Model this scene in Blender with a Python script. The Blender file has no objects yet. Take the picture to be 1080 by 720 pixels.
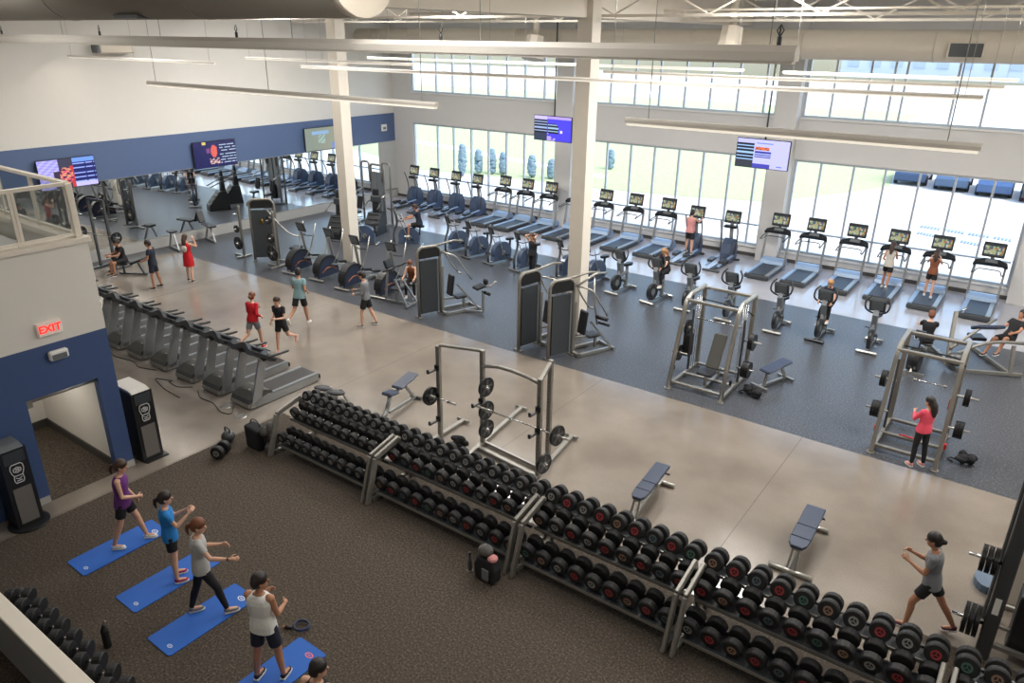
import bpy, math, random
from mathutils import Vector as V, Matrix, Quaternion
random.seed(7)
PI=math.pi
SC=bpy.context.scene
COL=SC.collection
def rad(a): return a*PI/180

# ------------------------------------------------------------------ materials
MATS={}
def mat(name,col,rough=.5,metal=0,var=.06,scale=30,bump=0,emit=None,estr=0,spec=.5,coat=0):
    if name in MATS: return MATS[name]
    m=bpy.data.materials.new(name); m.use_nodes=True
    nt=m.node_tree; b=nt.nodes['Principled BSDF']
    b.inputs['Roughness'].default_value=rough; b.inputs['Metallic'].default_value=metal
    b.inputs['Specular IOR Level'].default_value=spec
    b.inputs['Coat Weight'].default_value=coat
    tc=nt.nodes.new('ShaderNodeTexCoord'); nz=nt.nodes.new('ShaderNodeTexNoise')
    nz.inputs['Scale'].default_value=scale; nz.inputs['Detail'].default_value=3
    nt.links.new(tc.outputs['Object'],nz.inputs['Vector'])
    mx=nt.nodes.new('ShaderNodeMix'); mx.data_type='RGBA'
    mx.inputs[6].default_value=[c*(1-var) for c in col]+[1]
    mx.inputs[7].default_value=[min(1,c*(1+var)) for c in col]+[1]
    nt.links.new(nz.outputs['Fac'],mx.inputs[0]); nt.links.new(mx.outputs[2],b.inputs['Base Color'])
    if bump:
        bp=nt.nodes.new('ShaderNodeBump'); bp.inputs['Strength'].default_value=bump; bp.inputs['Distance'].default_value=.01
        nt.links.new(nz.outputs['Fac'],bp.inputs['Height']); nt.links.new(bp.outputs[0],b.inputs['Normal'])
    if emit:
        b.inputs['Emission Color'].default_value=(*emit,1); b.inputs['Emission Strength'].default_value=estr
    MATS[name]=m; return m
def srgb(r,g,b):
    f=lambda c:(c/255/12.92) if c/255<=.04045 else ((c/255+.055)/1.055)**2.4
    return (f(r),f(g),f(b))

# ------------------------------------------------------------------ mesh builder
class MB:
    def __init__(s): s.v=[]; s.f=[]; s.sm=[]
    def add(s,vs,fs,smooth=False,T=None):
        o=len(s.v)
        if T is not None: vs=[T@V(p) for p in vs]
        s.v+= [tuple(p) for p in vs]
        for f in fs: s.f.append([i+o for i in f]); s.sm.append(smooth)
        return s
    def box(s,c,d,T=None,ch=0):
        x,y,z=[k/2 for k in d]; cx,cy,cz=c
        if ch<=0:
            vs=[(cx+a*x,cy+b*y,cz+e*z) for a in(-1,1) for b in(-1,1) for e in(-1,1)]
            return s.add(vs,[(0,1,3,2),(4,6,7,5),(0,4,5,1),(2,3,7,6),(0,2,6,4),(1,5,7,3)],False,T)
        ch=min(ch,x*.9,y*.9,z*.9); vs=[];idx={}
        for a in(-1,1):
            for b in(-1,1):
                for e in(-1,1):
                    for k in range(3):
                        p=[a*x,b*y,e*z]
                        q=[a*(x-ch),b*(y-ch),e*(z-ch)]; q[k]=p[k]
                        idx[(a,b,e,k)]=len(vs); vs.append((cx+q[0],cy+q[1],cz+q[2]))
        fs=[]
        for k in range(3):
            o=[i for i in range(3) if i!=k]
            for sg in(-1,1):
                f=[]
                for u,w in((-1,-1),(1,-1),(1,1),(-1,1)):
                    t=[0,0,0]; t[k]=sg; t[o[0]]=u; t[o[1]]=w; f.append(idx[(t[0],t[1],t[2],k)])
                if (sg==1)==(k==1): f=f[::-1]
                fs.append(f)
        for k in range(3):   # edges along axis k
            o=[i for i in range(3) if i!=k]
            for u in(-1,1):
                for w in(-1,1):
                    t=[0,0,0]; t[o[0]]=u; t[o[1]]=w
                    a=list(t);a[k]=-1;b=list(t);b[k]=1
                    fs.append([idx[(*a,o[0])],idx[(*b,o[0])],idx[(*b,o[1])],idx[(*a,o[1])]])
        for a in(-1,1):
            for b in(-1,1):
                for e in(-1,1): fs.append([idx[(a,b,e,k)] for k in range(3)])
        return s.add(vs,fs,False,T)
    def beam(s,p,q,w,h,up=(0,0,1),ch=0):
        p=V(p);q=V(q);d=q-p;L=d.length; z=d/L; u=V(up)
        if abs(z.dot(u))>.98: u=V((0,1,0))
        x=u.cross(z).normalized(); y=z.cross(x)
        T=Matrix((x,y,z)).transposed().to_4x4(); T.translation=(p+q)/2
        return s.box((0,0,0),(w,h,L),T,ch)
    def tube(s,pts,r,n=8,cap=True,smooth=True,flat=1.0):
        pts=[V(p) for p in pts]; m=len(pts)
        rs=r if isinstance(r,(list,tuple)) else [r]*m
        tg=[]
        for i in range(m):
            a=pts[max(i-1,0)];b=pts[min(i+1,m-1)]; tg.append((b-a).normalized())
        u=V((0,0,1)) if abs(tg[0].z)<.9 else V((1,0,0))
        x=(u-tg[0]*u.dot(tg[0])).normalized(); vs=[]
        for i in range(m):
            if i:
                x=(x-tg[i]*x.dot(tg[i])); x=x.normalized() if x.length>1e-6 else V((1,0,0))
            y=tg[i].cross(x)
            for k in range(n):
                a=2*PI*(k+.5)/n; vs.append(pts[i]+x*(math.cos(a)*rs[i]*flat)+y*(math.sin(a)*rs[i]))
        fs=[]
        for i in range(m-1):
            for k in range(n):
                a=i*n+k;b=i*n+(k+1)%n; fs.append((a,b,b+n,a+n))
        s.add(vs,fs,smooth)
        if cap:
            o=len(s.v)-len(vs)
            s.f.append([o+k for k in range(n)][::-1]);s.sm.append(False)
            s.f.append([o+(m-1)*n+k for k in range(n)]);s.sm.append(False)
        return s
    def path(s,pts,r,n=8,rd=.08,seg=4):   # tube with rounded corners
        return s.tube(roundpath(pts,rd,seg),r,n)
    def cyl(s,p,q,r,n=16,r2=None):
        p=V(p);q=V(q);d=(q-p).normalized()
        u=V((0,0,1)) if abs(d.z)<.9 else V((1,0,0))
        x=(u-d*u.dot(d)).normalized();y=d.cross(x);r2=r if r2 is None else r2
        A=[p+x*(math.cos(2*PI*k/n)*r)+y*(math.sin(2*PI*k/n)*r) for k in range(n)]
        B=[q+x*(math.cos(2*PI*k/n)*r2)+y*(math.sin(2*PI*k/n)*r2) for k in range(n)]
        o=len(s.v); s.v+=[tuple(a) for a in A+B]
        for k in range(n):
            s.f.append([o+k,o+(k+1)%n,o+n+(k+1)%n,o+n+k]); s.sm.append(True)
        s.f.append([o+k for k in range(n)][::-1]); s.sm.append(False)
        s.f.append([o+n+k for k in range(n)]); s.sm.append(False)
        return s
    def lathe(s,p,q,prof,n=20):  # prof: [(t along axis (m), r)]
        p=V(p);d=(V(q)-p).normalized(); u=V((0,0,1)) if abs(d.z)<.9 else V((1,0,0))
        x=(u-d*u.dot(d)).normalized();y=d.cross(x); vs=[]
        for t,r in prof:
            for k in range(n):
                a=2*PI*k/n; vs.append(p+d*t+x*(math.cos(a)*r)+y*(math.sin(a)*r))
        fs=[]
        for i in range(len(prof)-1):
            for k in range(n): fs.append((i*n+k,i*n+(k+1)%n,(i+1)*n+(k+1)%n,(i+1)*n+k))
        o=len(s.v); s.add(vs,fs,False)
        s.f.append([o+k for k in range(n)][::-1]); s.sm.append(False)
        s.f.append([o+(len(prof)-1)*n+k for k in range(n)]); s.sm.append(False)
        return s
    def prism(s,poly,x0,x1,plane='yz',T=None,smooth=False):  # polygon extruded between x0,x1 along the missing axis
        def P(a,b,c): return {'yz':(c,a,b),'xz':(a,c,b),'xy':(a,b,c)}[plane]
        n=len(poly); vs=[P(a,b,x0) for a,b in poly]+[P(a,b,x1) for a,b in poly]
        fs=[(k,(k+1)%n,n+(k+1)%n,n+k) for k in range(n)]
        o=len(s.v); s.add(vs,fs,smooth,T)
        s.f.append([o+k for k in range(n)][::-1]); s.sm.append(False)
        s.f.append([o+n+k for k in range(n)]); s.sm.append(False)
        return s
    def ell(s,c,r,n=14,m=9,T=None):
        vs=[(c[0],c[1],c[2]-r[2])];
        for i in range(1,m):
            a=-PI/2+PI*i/m
            for k in range(n): vs.append((c[0]+r[0]*math.cos(a)*math.cos(2*PI*k/n),c[1]+r[1]*math.cos(a)*math.sin(2*PI*k/n),c[2]+r[2]*math.sin(a)))
        vs.append((c[0],c[1],c[2]+r[2])); fs=[]
        for k in range(n): fs.append((0,1+(k+1)%n,1+k))
        for i in range(m-2):
            for k in range(n):
                a=1+i*n+k;b=1+i*n+(k+1)%n; fs.append((a,b,b+n,a+n))
        t=len(vs)-1
        for k in range(n): fs.append((t,1+(m-2)*n+k,1+(m-2)*n+(k+1)%n))
        return s.add(vs,fs,True,T)
    def mesh(s,name,m=None):
        me=bpy.data.meshes.new(name); me.from_pydata(s.v,[],s.f)
        me.polygons.foreach_set('use_smooth',s.sm)
        me.update(); me.validate()
        import bmesh
        bm=bmesh.new(); bm.from_mesh(me); bmesh.ops.recalc_face_normals(bm,faces=bm.faces); bm.to_mesh(me); bm.free()
        if m: me.materials.append(m)
        return me
    def build(s,name,m,parent=None,loc=None):
        o=bpy.data.objects.new(name,s.mesh(name,m)); COL.objects.link(o)
        if parent: o.parent=parent
        if loc: o.location=loc
        return o
def roundpath(pts,rd=.08,seg=4):
    pts=[V(p) for p in pts]; out=[pts[0]]
    for i in range(1,len(pts)-1):
        a,b,c=pts[i-1],pts[i],pts[i+1]; d1=(a-b);d2=(c-b)
        r=min(rd,d1.length*.45,d2.length*.45); p=b+d1.normalized()*r; q=b+d2.normalized()*r
        for k in range(seg+1):
            t=k/seg; out.append(p*(1-t)**2+b*2*t*(1-t)+q*t*t)
    out.append(pts[-1]); return out
def arc(cx,cy,r,a0,a1,n=10,ry=None):
    ry=ry or r
    return [(cx+r*math.cos(rad(a0+(a1-a0)*k/n)),cy+ry*math.sin(rad(a0+(a1-a0)*k/n))) for k in range(n+1)]

def tag(o,label=None,cat=None,group=None,kind=None):
    if label: o['label']=label
    if cat: o['category']=cat
    if group: o['group']=group
    if kind: o['kind']=kind
    return o
def thing(name,label,cat,loc=(0,0,0),rz=0,group=None):
    o=bpy.data.objects.new(name,None); o.empty_display_size=.2; COL.objects.link(o)
    o.location=loc; o.rotation_euler=(0,0,rad(rz)); return tag(o,label,cat,group)
def struct(name,mb,m): return tag(mb.build(name,m),kind='structure')
CH={}
def kids(o): return [c for c in o.children]
def dup(r,loc,rz=0,label=None,group=None):
    def cp(o,par):
        c=o.copy(); COL.objects.link(c)
        if par: c.parent=par
        for k in o.children: cp(k,c)
        return c
    c=cp(r,None); c.location=loc; c.rotation_euler=(0,0,rad(rz))
    if label: c['label']=label
    if group: c['group']=group
    return c
def lab(o,text): o['label']=text; return o

# shared materials
M_=dict
silver=mat('silver_paint',srgb(150,152,152),.35,.55,.08,20)
steel=mat('brushed_steel',srgb(176,174,168),.3,.8,.08,40)
chrome=mat('chrome',srgb(200,200,200),.12,1,.02)
gun=mat('gunmetal_paint',srgb(88,90,92),.4,.5,.1,20)
frameg=mat('grey_frame_paint',srgb(140,137,130),.38,.45,.12,14)
black=mat('black_plastic',srgb(30,31,33),.4,0,.15,20)
rubber=mat('black_rubber',srgb(24,24,25),.6,0,.2,60,.1)
iron=mat('black_iron',srgb(26,27,29),.35,.3,.2,40)
dgrey=mat('dark_grey_plastic',srgb(58,62,66),.4,0,.1,20)
mgrey=mat('mid_grey_plastic',srgb(105,110,114),.45,0,.1,20)
bluegrey=mat('blue_grey_plastic',srgb(140,164,194),.35,.1,.06,10)
belt=mat('treadmill_belt',srgb(50,56,66),.5,0,.1,80)
belt2=mat('dark_treadmill_belt',srgb(44,42,42),.6,0,.12,80)
navyshell=mat('navy_plastic_shell',srgb(40,48,68),.3,0,.1,10,coat=.3)
slateshell=mat('slate_plastic_shell',srgb(68,82,106),.3,.1,.1,10,coat=.3)
vinyl=mat('slate_blue_vinyl',srgb(50,60,82),.4,0,.12,25,.05)
bvinyl=mat('black_vinyl',srgb(30,32,38),.4,0,.12,25,.05)
white=mat('white_plastic',srgb(232,231,226),.45,0,.02)
cream=mat('cream_paint',srgb(226,218,205),.55,0,.03,4)
red=mat('red_plastic',srgb(190,30,35),.4,0,.1)
orange=mat('orange_plastic',srgb(200,120,60),.4,0,.1)
lcd=mat('lit_console_display',srgb(60,70,60),.2,0,.5,14,emit=srgb(140,150,120),estr=.25)
# ------------------------------------------------------------------ people
SKIN={'f':mat('fair_skin',srgb(205,160,135),.5,0,.04,8),'t':mat('tan_skin',srgb(176,126,98),.5,0,.04,8)}
HAIR={'brown':mat('brown_hair',srgb(62,42,32),.5,0,.25,120,.2),'dark':mat('dark_hair',srgb(36,28,26),.45,0,.25,120,.2),
 'blond':mat('blond_hair',srgb(176,130,84),.5,0,.2,120,.2),'auburn':mat('auburn_hair',srgb(112,66,42),.5,0,.2,120,.2)}
CL={}
def cloth(name,r,g,b):
    if name not in CL: CL[name]=mat(name+'_fabric',srgb(r,g,b),.85,0,.12,40,.25)
    return CL[name]
eyem=mat('dark_eye',srgb(35,25,22),.2); lipm=mat('lip',srgb(150,80,75),.5)
def tcap(mb,p,q,r1,r2,flat=False,n=14):   # tapered capsule
    p=V(p);q=V(q);d=q-p;L=d.length
    if L<1e-6: return
    prof=[]
    if flat: prof=[(0,r1*.9),(0.001,r1),(L-.001,r2),(L,r2*.9)]
    else:
        for k in range(5):
            a=PI/2*k/4; prof.append((-r1*math.cos(a),max(r1*math.sin(a),.0006)))
        for k in range(5):
            a=PI/2*k/4; prof.append((L+r2*math.sin(a),max(r2*math.cos(a),.0006)))
    mb.lathe(p,q,prof,n)
def loft(mb,rings,n=20):  # rings: (centre, xaxis, yaxis, rx, ry)
    vs=[]
    for c,xa,ya,rx,ry in rings:
        for k in range(n):
            a=2*PI*k/n; ca,sa=math.cos(a),math.sin(a)
            e=.8; cc=math.copysign(abs(ca)**e,ca);ss=math.copysign(abs(sa)**e,sa)
            vs.append(c+xa*(cc*rx)+ya*(ss*ry))
    fs=[]; m=len(rings)
    for i in range(m-1):
        for k in range(n): fs.append((i*n+k,i*n+(k+1)%n,(i+1)*n+(k+1)%n,(i+1)*n+k))
    fs.append(list(range(n))[::-1]); fs.append([(m-1)*n+k for k in range(n)])
    mb.add(vs,fs,True)
def remesh(name,mb,m,vox,parent,smooth=2):
    me=mb.mesh(name,m); o=bpy.data.objects.new(name,me); COL.objects.link(o)
    md=o.modifiers.new('r','REMESH'); md.mode='VOXEL'; md.voxel_size=vox; md.use_smooth_shade=True
    md=o.modifiers.new('s','SMOOTH'); md.factor=.5; md.iterations=smooth
    dg=bpy.context.evaluated_depsgraph_get(); dg.update()
    nm=bpy.data.meshes.new_from_object(o.evaluated_get(dg)); bpy.data.objects.remove(o); bpy.data.meshes.remove(me)
    nm.name=name
    if not nm.materials: nm.materials.append(m)
    o=bpy.data.objects.new(name,nm); COL.objects.link(o); o.parent=parent
    return o
def RX(a): return Matrix.Rotation(rad(a),3,'X')
def RY(a): return Matrix.Rotation(rad(a),3,'Y')
def RZ(a): return Matrix.Rotation(rad(a),3,'Z')
def person(label,loc,rz,pose,sex='f',h=1.70,skin='f',hair='brown',hstyle='pony',top=('tee','white'),bottom=('shorts','black'),shoes='white',near=False,group=None,extra=None,sit=None):
    k=h/1.72; P=dict(lean=0,side=0,twist=0,L=(0,2,0),R=(0,2,0),AL=(0,8,15,0),AR=(0,8,15,0),head=(0,0)); P.update(pose)
    w=1.0 if sex=='m' else .9
    B=RY(P['side'])@RX(-P['lean']); up=B@V((0,0,1)); fw=B@V((0,1,0)); rt=B@V((1,0,0))
    Bs=RZ(P['twist'])@B; rts=Bs@V((1,0,0)); fws=Bs@V((0,1,0))
    pel=V((0,0,0)); J={}
    def leg(s,a):
        hp,ab,kn=a[:3]; hip=V((s*.09*w,0,-.03)); R=RX(hp)@RY(-s*ab)
        th=R@V((0,0,-.43)); kne=hip+th; sh=R@RX(-kn)@V((0,0,-.40)); ank=kne+sh
        fr=R@RX(-kn); fd=a[3] if len(a)>3 else 0
        toe=RX(fd)@V((0,1,0)) if len(a)<5 else (fr@RX(fd)@V((0,1,0)))
        return hip,kne,ank,toe.normalized()
    legs={s:leg(s,P['L' if s<0 else 'R']) for s in(-1,1)}
    low=min(min(l[2].z-.085,(l[2]+l[3]*.15).z-.055) for l in legs.values())
    root=V((0,0,-low)) if sit is None else V((0,0,sit/k))
    sc=lambda p:(p+root)*k
    chest=up*.30; neckb=up*.50+fw*.005; shc=up*.455
    hy,hp=P['head']; Hd=Bs@RZ(hy)@RX(-hp)
    hc=neckb+Hd@V((0,.02,.17)); hup=Hd@V((0,0,1)); hfw=Hd@V((0,1,0)); hrt=Hd@V((1,0,0))
    def arm(s,a):
        p_,ab,el,inn=a; sh=shc+rts*(s*.165*w)-up*.01
        R=Bs@RX(p_)@RY(-s*ab); el_=sh+R@V((0,0,-.28))
        F=R@RZ(s*inn)@RX(el); wr=el_+F@V((0,0,-.25)); return sh,el_,wr,F
    arms={s:arm(s,P['AL' if s<0 else 'AR']) for s in(-1,1)}
    vox=.0065 if near else .0095
    t=thing('person',label,'person',loc,rz,group)
    # body
    b=MB(); S=lambda x:x*k
    g=.92 if sex=='f' else 1
    prof=[(-.10,.10,.085),(-.03,.155*(1.03 if sex=='f' else .97),.105),(.06,.155,.105),(.17,.125*g+.004,.088),(.28,.15*g,.10),(.37,.165*g,.105),(.44,.155*g,.088),(.485,.09,.06),(.52,.05,.052)]
    def tring(i,inf,prof=prof):
        z,rx,ry=prof[i]; tt=max(0,min(1,z/.45)); xa=rt.lerp(rts,tt).normalized(); ya=fw.lerp(fws,tt).normalized()
        return (sc(up*z),xa,ya,S(rx*w**.5+inf),S(ry+inf))
    loft(b,[tring(i,0) for i in range(len(prof))])
    tcap(b,sc(neckb-up*.02),sc(hc-hup*.05),S(.052*w),S(.05*w))
    T=Matrix((hrt,hfw,hup)).transposed().to_4x4(); T.translation=sc(hc); T=T@Matrix.Scale(k*1.06,4)
    b.ell((0,0,.02),(.074,.092,.102),18,12,T); b.ell((0,.028,-.055),(.052,.058,.055),14,8,T)
    b.ell((0,.095,-.008),(.012,.018,.02),8,6,T)
    for s in(-1,1): b.ell((s*.076,-.005,-.005),(.010,.018,.03),8,6,T)
    for s in(-1,1):
        hip,kne,ank,toe=legs[s]
        tcap(b,sc(hip),sc(kne),S(.083),S(.054)); cm=kne.lerp(ank,.3)-toe*.008
        tcap(b,sc(kne),sc(cm),S(.052),S(.054)); tcap(b,sc(cm),sc(ank),S(.054),S(.034))
        tcap(b,sc(ank-V((0,0,.03))),sc(ank-V((0,0,.045))+toe*.12),S(.034),S(.028))
        sh,el,wr,F=arms[s]
        tcap(b,sc(sh-rts*(s*.02)),sc(sh),S(.058*w),S(.054*w)); tcap(b,sc(sh),sc(el),S(.05*w),S(.037*w)); fm=el.lerp(wr,.3)
        tcap(b,sc(el),sc(fm),S(.038*w),S(.040*w)); tcap(b,sc(fm),sc(wr),S(.040*w),S(.025*w))
        # hand: palm, four fingers, thumb
        hz=lambda q: sc(wr+F@V(q))
        tcap(b,hz((0,0,-.02)),hz((0,.005,-.075)),S(.026),S(.03)); 
        for i,(dx,ln) in enumerate(((-.028,.065),(-.010,.075),(.009,.07),(.027,.055))):
            a=hz((0,dx,-.088)); c1=hz((-s*.022,dx*1.08,-.088-ln*.5)); e1=hz((-s*.05,dx*1.05,-.088-ln*.75))
            tcap(b,a,c1,S(.0095),S(.009),n=8); tcap(b,c1,e1,S(.009),S(.008),n=8)
        tcap(b,hz((-s*.006,.03,-.04)),hz((-s*.02,.06,-.07)),S(.012),S(.010),n=8); tcap(b,hz((-s*.02,.06,-.07)),hz((-s*.03,.062,-.1)),S(.010),S(.008),n=8)
    remesh('body',b,SKIN[skin],vox,t)
    # face
    for s in(-1,1): MB().ell((s*.03,.083,.008),(.011,.008,.007),8,6,T).build('eye',eyem,t)
    MB().ell((0,.083,-.052),(.022,.008,.007),8,6,T).build('mouth',lipm,t)
    # hair
    hm=HAIR[hair]; c=MB()
    c.ell((0,-.010,.044),(.088,.101,.095),18,12,T); c.ell((0,-.042,-.005),(.085,.076,.086),14,9,T)
    if hstyle=='pony':
        pts=[(0,-.10,.03),(0,-.15,.0),(0,-.155,-.08),(0,-.13,-.17)]
        c.tube([T@V(p) for p in pts],[S(.02),S(.032),S(.03),S(.01)],10)
    elif hstyle=='long':
        pts=[(0,-.07,.03),(0,-.11,-.05),(0,-.13,-.17),(0,-.14,-.30)]
        c.tube([T@V(p) for p in pts],[S(.06),S(.075),S(.07),S(.03)],12)
    elif hstyle=='bun':
        c.ell((0,-.125,.0),(.04,.04,.04),10,8,T)
    remesh('hair',c,hm,.011,t)
    # cut the face opening: hair sits behind the brow
    # top
    kind,cn=top[0],cloth(*top[1]) if isinstance(top[1],tuple) else CL[top[1]]
    s_=MB(); inf=.016 if kind!='tight' else .009
    lo=[(-.075,.165,.118),(.0,.162,.115)]
    rings=[]
    if kind in('tee','long','tank','hoodie'):
        hem={'tee':-.10,'long':-.06,'tank':-.09,'hoodie':-.09}[kind]
        z0=[(hem,.168,.118),(.02,.160,.112)]
        pr=z0+prof[3:8]
        if kind=='tank': pr=z0+prof[3:6]+[(.43,.150*g,.092),(.468,.115,.075),(.49,.075,.06)]
        def r2(z,rx,ry):
            tt=max(0,min(1,z/.45)); xa=rt.lerp(rts,tt).normalized(); ya=fw.lerp(fws,tt).normalized()
            return (sc(up*z),xa,ya,S(rx*w**.5+inf),S(ry+inf))
        loft(s_,[r2(*p) for p in pr])
        if kind!='tank':
            for s in(-1,1):
                sh,el,wr,F=arms[s]
                tcap(s_,sc(sh-rts*(s*.03)+up*.002),sc(sh),S(.062),S(.062))
                if kind=='tee': tcap(s_,sc(sh),sc(sh.lerp(el,.55)),S(.063*w),S(.060*w),True)
                else:
                    tcap(s_,sc(sh),sc(el),S(.062*w),S(.050*w)); tcap(s_,sc(el),sc(el.lerp(wr,.85)),S(.052*w),S(.038*w))
        else:
            for s in(-1,1):
                sh=arms[s][0]; tcap(s_,sc(sh-rts*(s*.075)-up*.03+fws*.05),sc(sh-rts*(s*.075)-up*.03-fws*.05),S(.05),S(.05))
        remesh('shirt',s_,cn,.0085 if near else .012,t)
    # bottoms
    kind,cn=bottom[0],cloth(*bottom[1]) if isinstance(bottom[1],tuple) else CL[bottom[1]]
    s_=MB()
    zz=[(-.11,.12,.095),(-.05,.162,.112),(.03,.158,.11),(.085,.145,.10)]
    loft(s_,[(sc(up*z),rt,fw,S(rx*w**.5*(1.02 if sex=='f' else 1)+.010),S(ry+.010)) for z,rx,ry in zz])
    for s in(-1,1):
        hip,kne,ank,toe=legs[s]
        if kind=='shorts': tcap(s_,sc(hip),sc(hip.lerp(kne,.62 if sex=='f' else .75)),S(.094),S(.088 if sex=='f' else .092),True); tcap(s_,sc(hip),sc(hip+(kne-hip)*.1),S(.092),S(.09))
        elif kind=='leggings':
            cm=kne.lerp(ank,.3)-toe*.008
            tcap(s_,sc(hip),sc(kne),S(.089),S(.060)); tcap(s_,sc(kne),sc(cm),S(.058),S(.059)); tcap(s_,sc(cm),sc(cm.lerp(ank,.9)),S(.059),S(.041))
    if kind=='skirt':
        loft(s_,[(sc(up*z),rt,fw,S(rx),S(ry)) for z,rx,ry in [(-.36,.19,.15),(-.2,.185,.14),(-.05,.172,.125),(.08,.15,.11)]])
    remesh({'shorts':'shorts','leggings':'leggings','skirt':'skirt'}[kind],s_,cn,.0085 if near else .012,t)
    # shoes
    shm=cloth(*shoes) if isinstance(shoes,tuple) else CL[shoes]
    sole=CL['white_cloth']
    for s in(-1,1):
        hip,kne,ank,toe=legs[s]; dn=(ank-kne).normalized(); side=toe.cross(V((0,0,1)))
        side=side.normalized() if side.length>.1 else V((1,0,0)); u=side.cross(toe).normalized()
        q=MB(); X=Matrix((side,toe,u)).transposed().to_4x4(); X.translation=sc(ank); X=X@Matrix.Scale(k,4)
        q.ell((0,-.005,-.03),(.040,.05,.045),12,8,X); q.ell((0,.06,-.048),(.042,.075,.03),12,8,X); q.ell((0,.115,-.052),(.043,.062,.026),12,8,X)
        sh=remesh('shoe',q,shm,.009,t)
        z=MB(); poly=[(-.036,-.045),(.036,-.045),(.042,.03),(.048,.11),(.035,.165),(0,.182),(-.035,.165),(-.048,.11),(-.042,.03)]
        z.prism(poly,-.085,-.066,'xy',X); o=z.build('sole',sole,sh)
    if extra: extra(t,locals())
    return t
for n,c in dict(white_cloth=(225,225,222),black_cloth=(28,28,32),navy_cloth=(32,38,54),grey_cloth=(120,122,126),red_cloth=(196,24,36),purple_cloth=(104,48,120),blue_cloth=(36,124,196),teal_cloth=(128,160,164),pink_cloth=(238,84,108),magenta_cloth=(160,40,96),stone_cloth=(196,190,180),heather_cloth=(176,176,174),dusty_pink_cloth=(206,140,138),plum_cloth=(88,56,70),brown_cloth=(130,78,52)).items(): cloth(n,*c)
STAND=dict(L=(4,3,6),R=(-3,3,3),AL=(0,8,15,0),AR=(0,8,15,0))
# the exercise class on blue mats (all facing along the mats, to the right)
person('woman in purple sleeveless top and black shorts lunging on the leftmost blue mat',(-11.78,4.82,.02),-42,dict(L=(20,3,8),R=(-12,3,10),AL=(-5,10,50,20),AR=(15,14,70,50),head=(0,8),lean=4),'f',1.72,'f','brown','pony',('tank','purple_cloth'),('shorts','black_cloth'),'white_cloth',True)
person('woman in bright blue tee with long dark ponytail standing on the second blue mat',(-10.28,4.80,.02),-28,dict(L=(2,3,6),R=(0,3,2),AL=(25,8,95,15),AR=(28,8,100,15),head=(-5,5)),'f',1.66,'f','dark','pony',('tee','blue_cloth'),('shorts','black_cloth'),'magenta_cloth',True)
def wrist(t,L):
    sh,el,wr,F=L['arms'][1]; m=MB(); p=L['sc'](wr-(wr-el)*.06); q=L['sc'](wr+(wr-el)*.02); m.cyl(p,q,.031,14); m.build('wristband',black,t)
person('woman in pale grey tee and black leggings stepping on the third blue mat',(-9.16,4.64,.02),-28,dict(L=(-14,3,4),R=(24,4,12),AL=(15,10,80,20),AR=(32,22,52,-10),head=(-22,8),lean=2),'f',1.76,'f','auburn','pony',('tee','heather_cloth'),('leggings','black_cloth'),'grey_cloth',True,extra=wrist)
person('man in white tank top and black shorts standing on the mat at the bottom edge',(-7.33,4.42,.02),22,dict(L=(-3,5,4),R=(6,6,8),AL=(18,12,80,20),AR=(8,8,70,15),head=(-50,4)),'m',1.78,'t','dark','short',('tank','white_cloth'),('shorts','navy_cloth'),'navy_cloth',True)
person('dark-haired person in black vest cut off by the bottom edge beside the mats',(-5.62,3.95,0),15,dict(L=(3,5,4),R=(4,6,8),AL=(10,25,60,20),AR=(15,8,35,10),head=(-50,6)),'m',1.72,'f','dark','short',('tank','black_cloth'),('shorts','black_cloth'),'black_cloth',True)
person('woman in grey tee and black shorts jogging across the polished floor at the right',(-.12,11.02,0),90,dict(L=(24,3,22),R=(-28,3,4,-18),AL=(20,8,95,20),AR=(30,8,100,25),head=(0,5),lean=6),'f',1.74,'t','dark','bun',('tee','grey_cloth'),('shorts','black_cloth'),'plum_cloth',True)
person('long-haired woman in coral pink top leaning on the empty squat cage',(-1.04,16.22,0),46,dict(L=(2,3,6),R=(-4,4,0),AL=(30,8,80,35),AR=(15,6,80,30),head=(15,6),lean=-3),'f',1.62,'f','dark','long',('long','pink_cloth'),('leggings','black_cloth'),'dusty_pink_cloth',True)
person('man in navy shirt and shorts standing near the far mirror',(-25.05,12.95,0),125,dict(L=(4,5,6),R=(-5,5,4),AL=(10,10,60,25),AR=(0,10,20,0),head=(15,10)),'m',1.74,'t','dark','short',('tee','navy_cloth'),('shorts','navy_cloth'),'black_cloth')
def pack(t,L):
    b=MB(); c=L['sc'](L['up']*.30-L['fw']*.14); b.ell(tuple(c),(.11,.06,.13)); b.build('bag',CL['stone_cloth'],t)
person('woman in red skirt with a small pale bag on her back, arms raised',(-24.8,14.15,0),25,dict(L=(6,4,6),R=(-8,5,4),AL=(60,20,120,10),AR=(60,20,120,10),head=(0,-5)),'f',1.74,'f','brown','long',('tank','red_cloth'),('skirt','red_cloth'),'black_cloth',extra=pack)
person('man in pale teal tee and black shorts jogging away on the polished floor',(-18.1,13.75,0),25,dict(L=(-24,3,40,0,0),R=(12,3,6),AL=(15,12,80,10),AR=(-15,12,80,10),head=(10,3),lean=5),'m',1.80,'t','dark','short',('tee','teal_cloth'),('shorts','black_cloth'),'white_cloth')
person('man in grey long-sleeved top with a cap of dark hair walking near the ellipticals',(-16.38,14.9,0),118,dict(L=(14,3,12),R=(-12,3,10),AL=(10,8,70,20),AR=(15,8,80,20),head=(0,8),lean=2),'m',1.76,'f','dark','short',('long','grey_cloth'),('shorts','black_cloth'),'grey_cloth')
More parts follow.
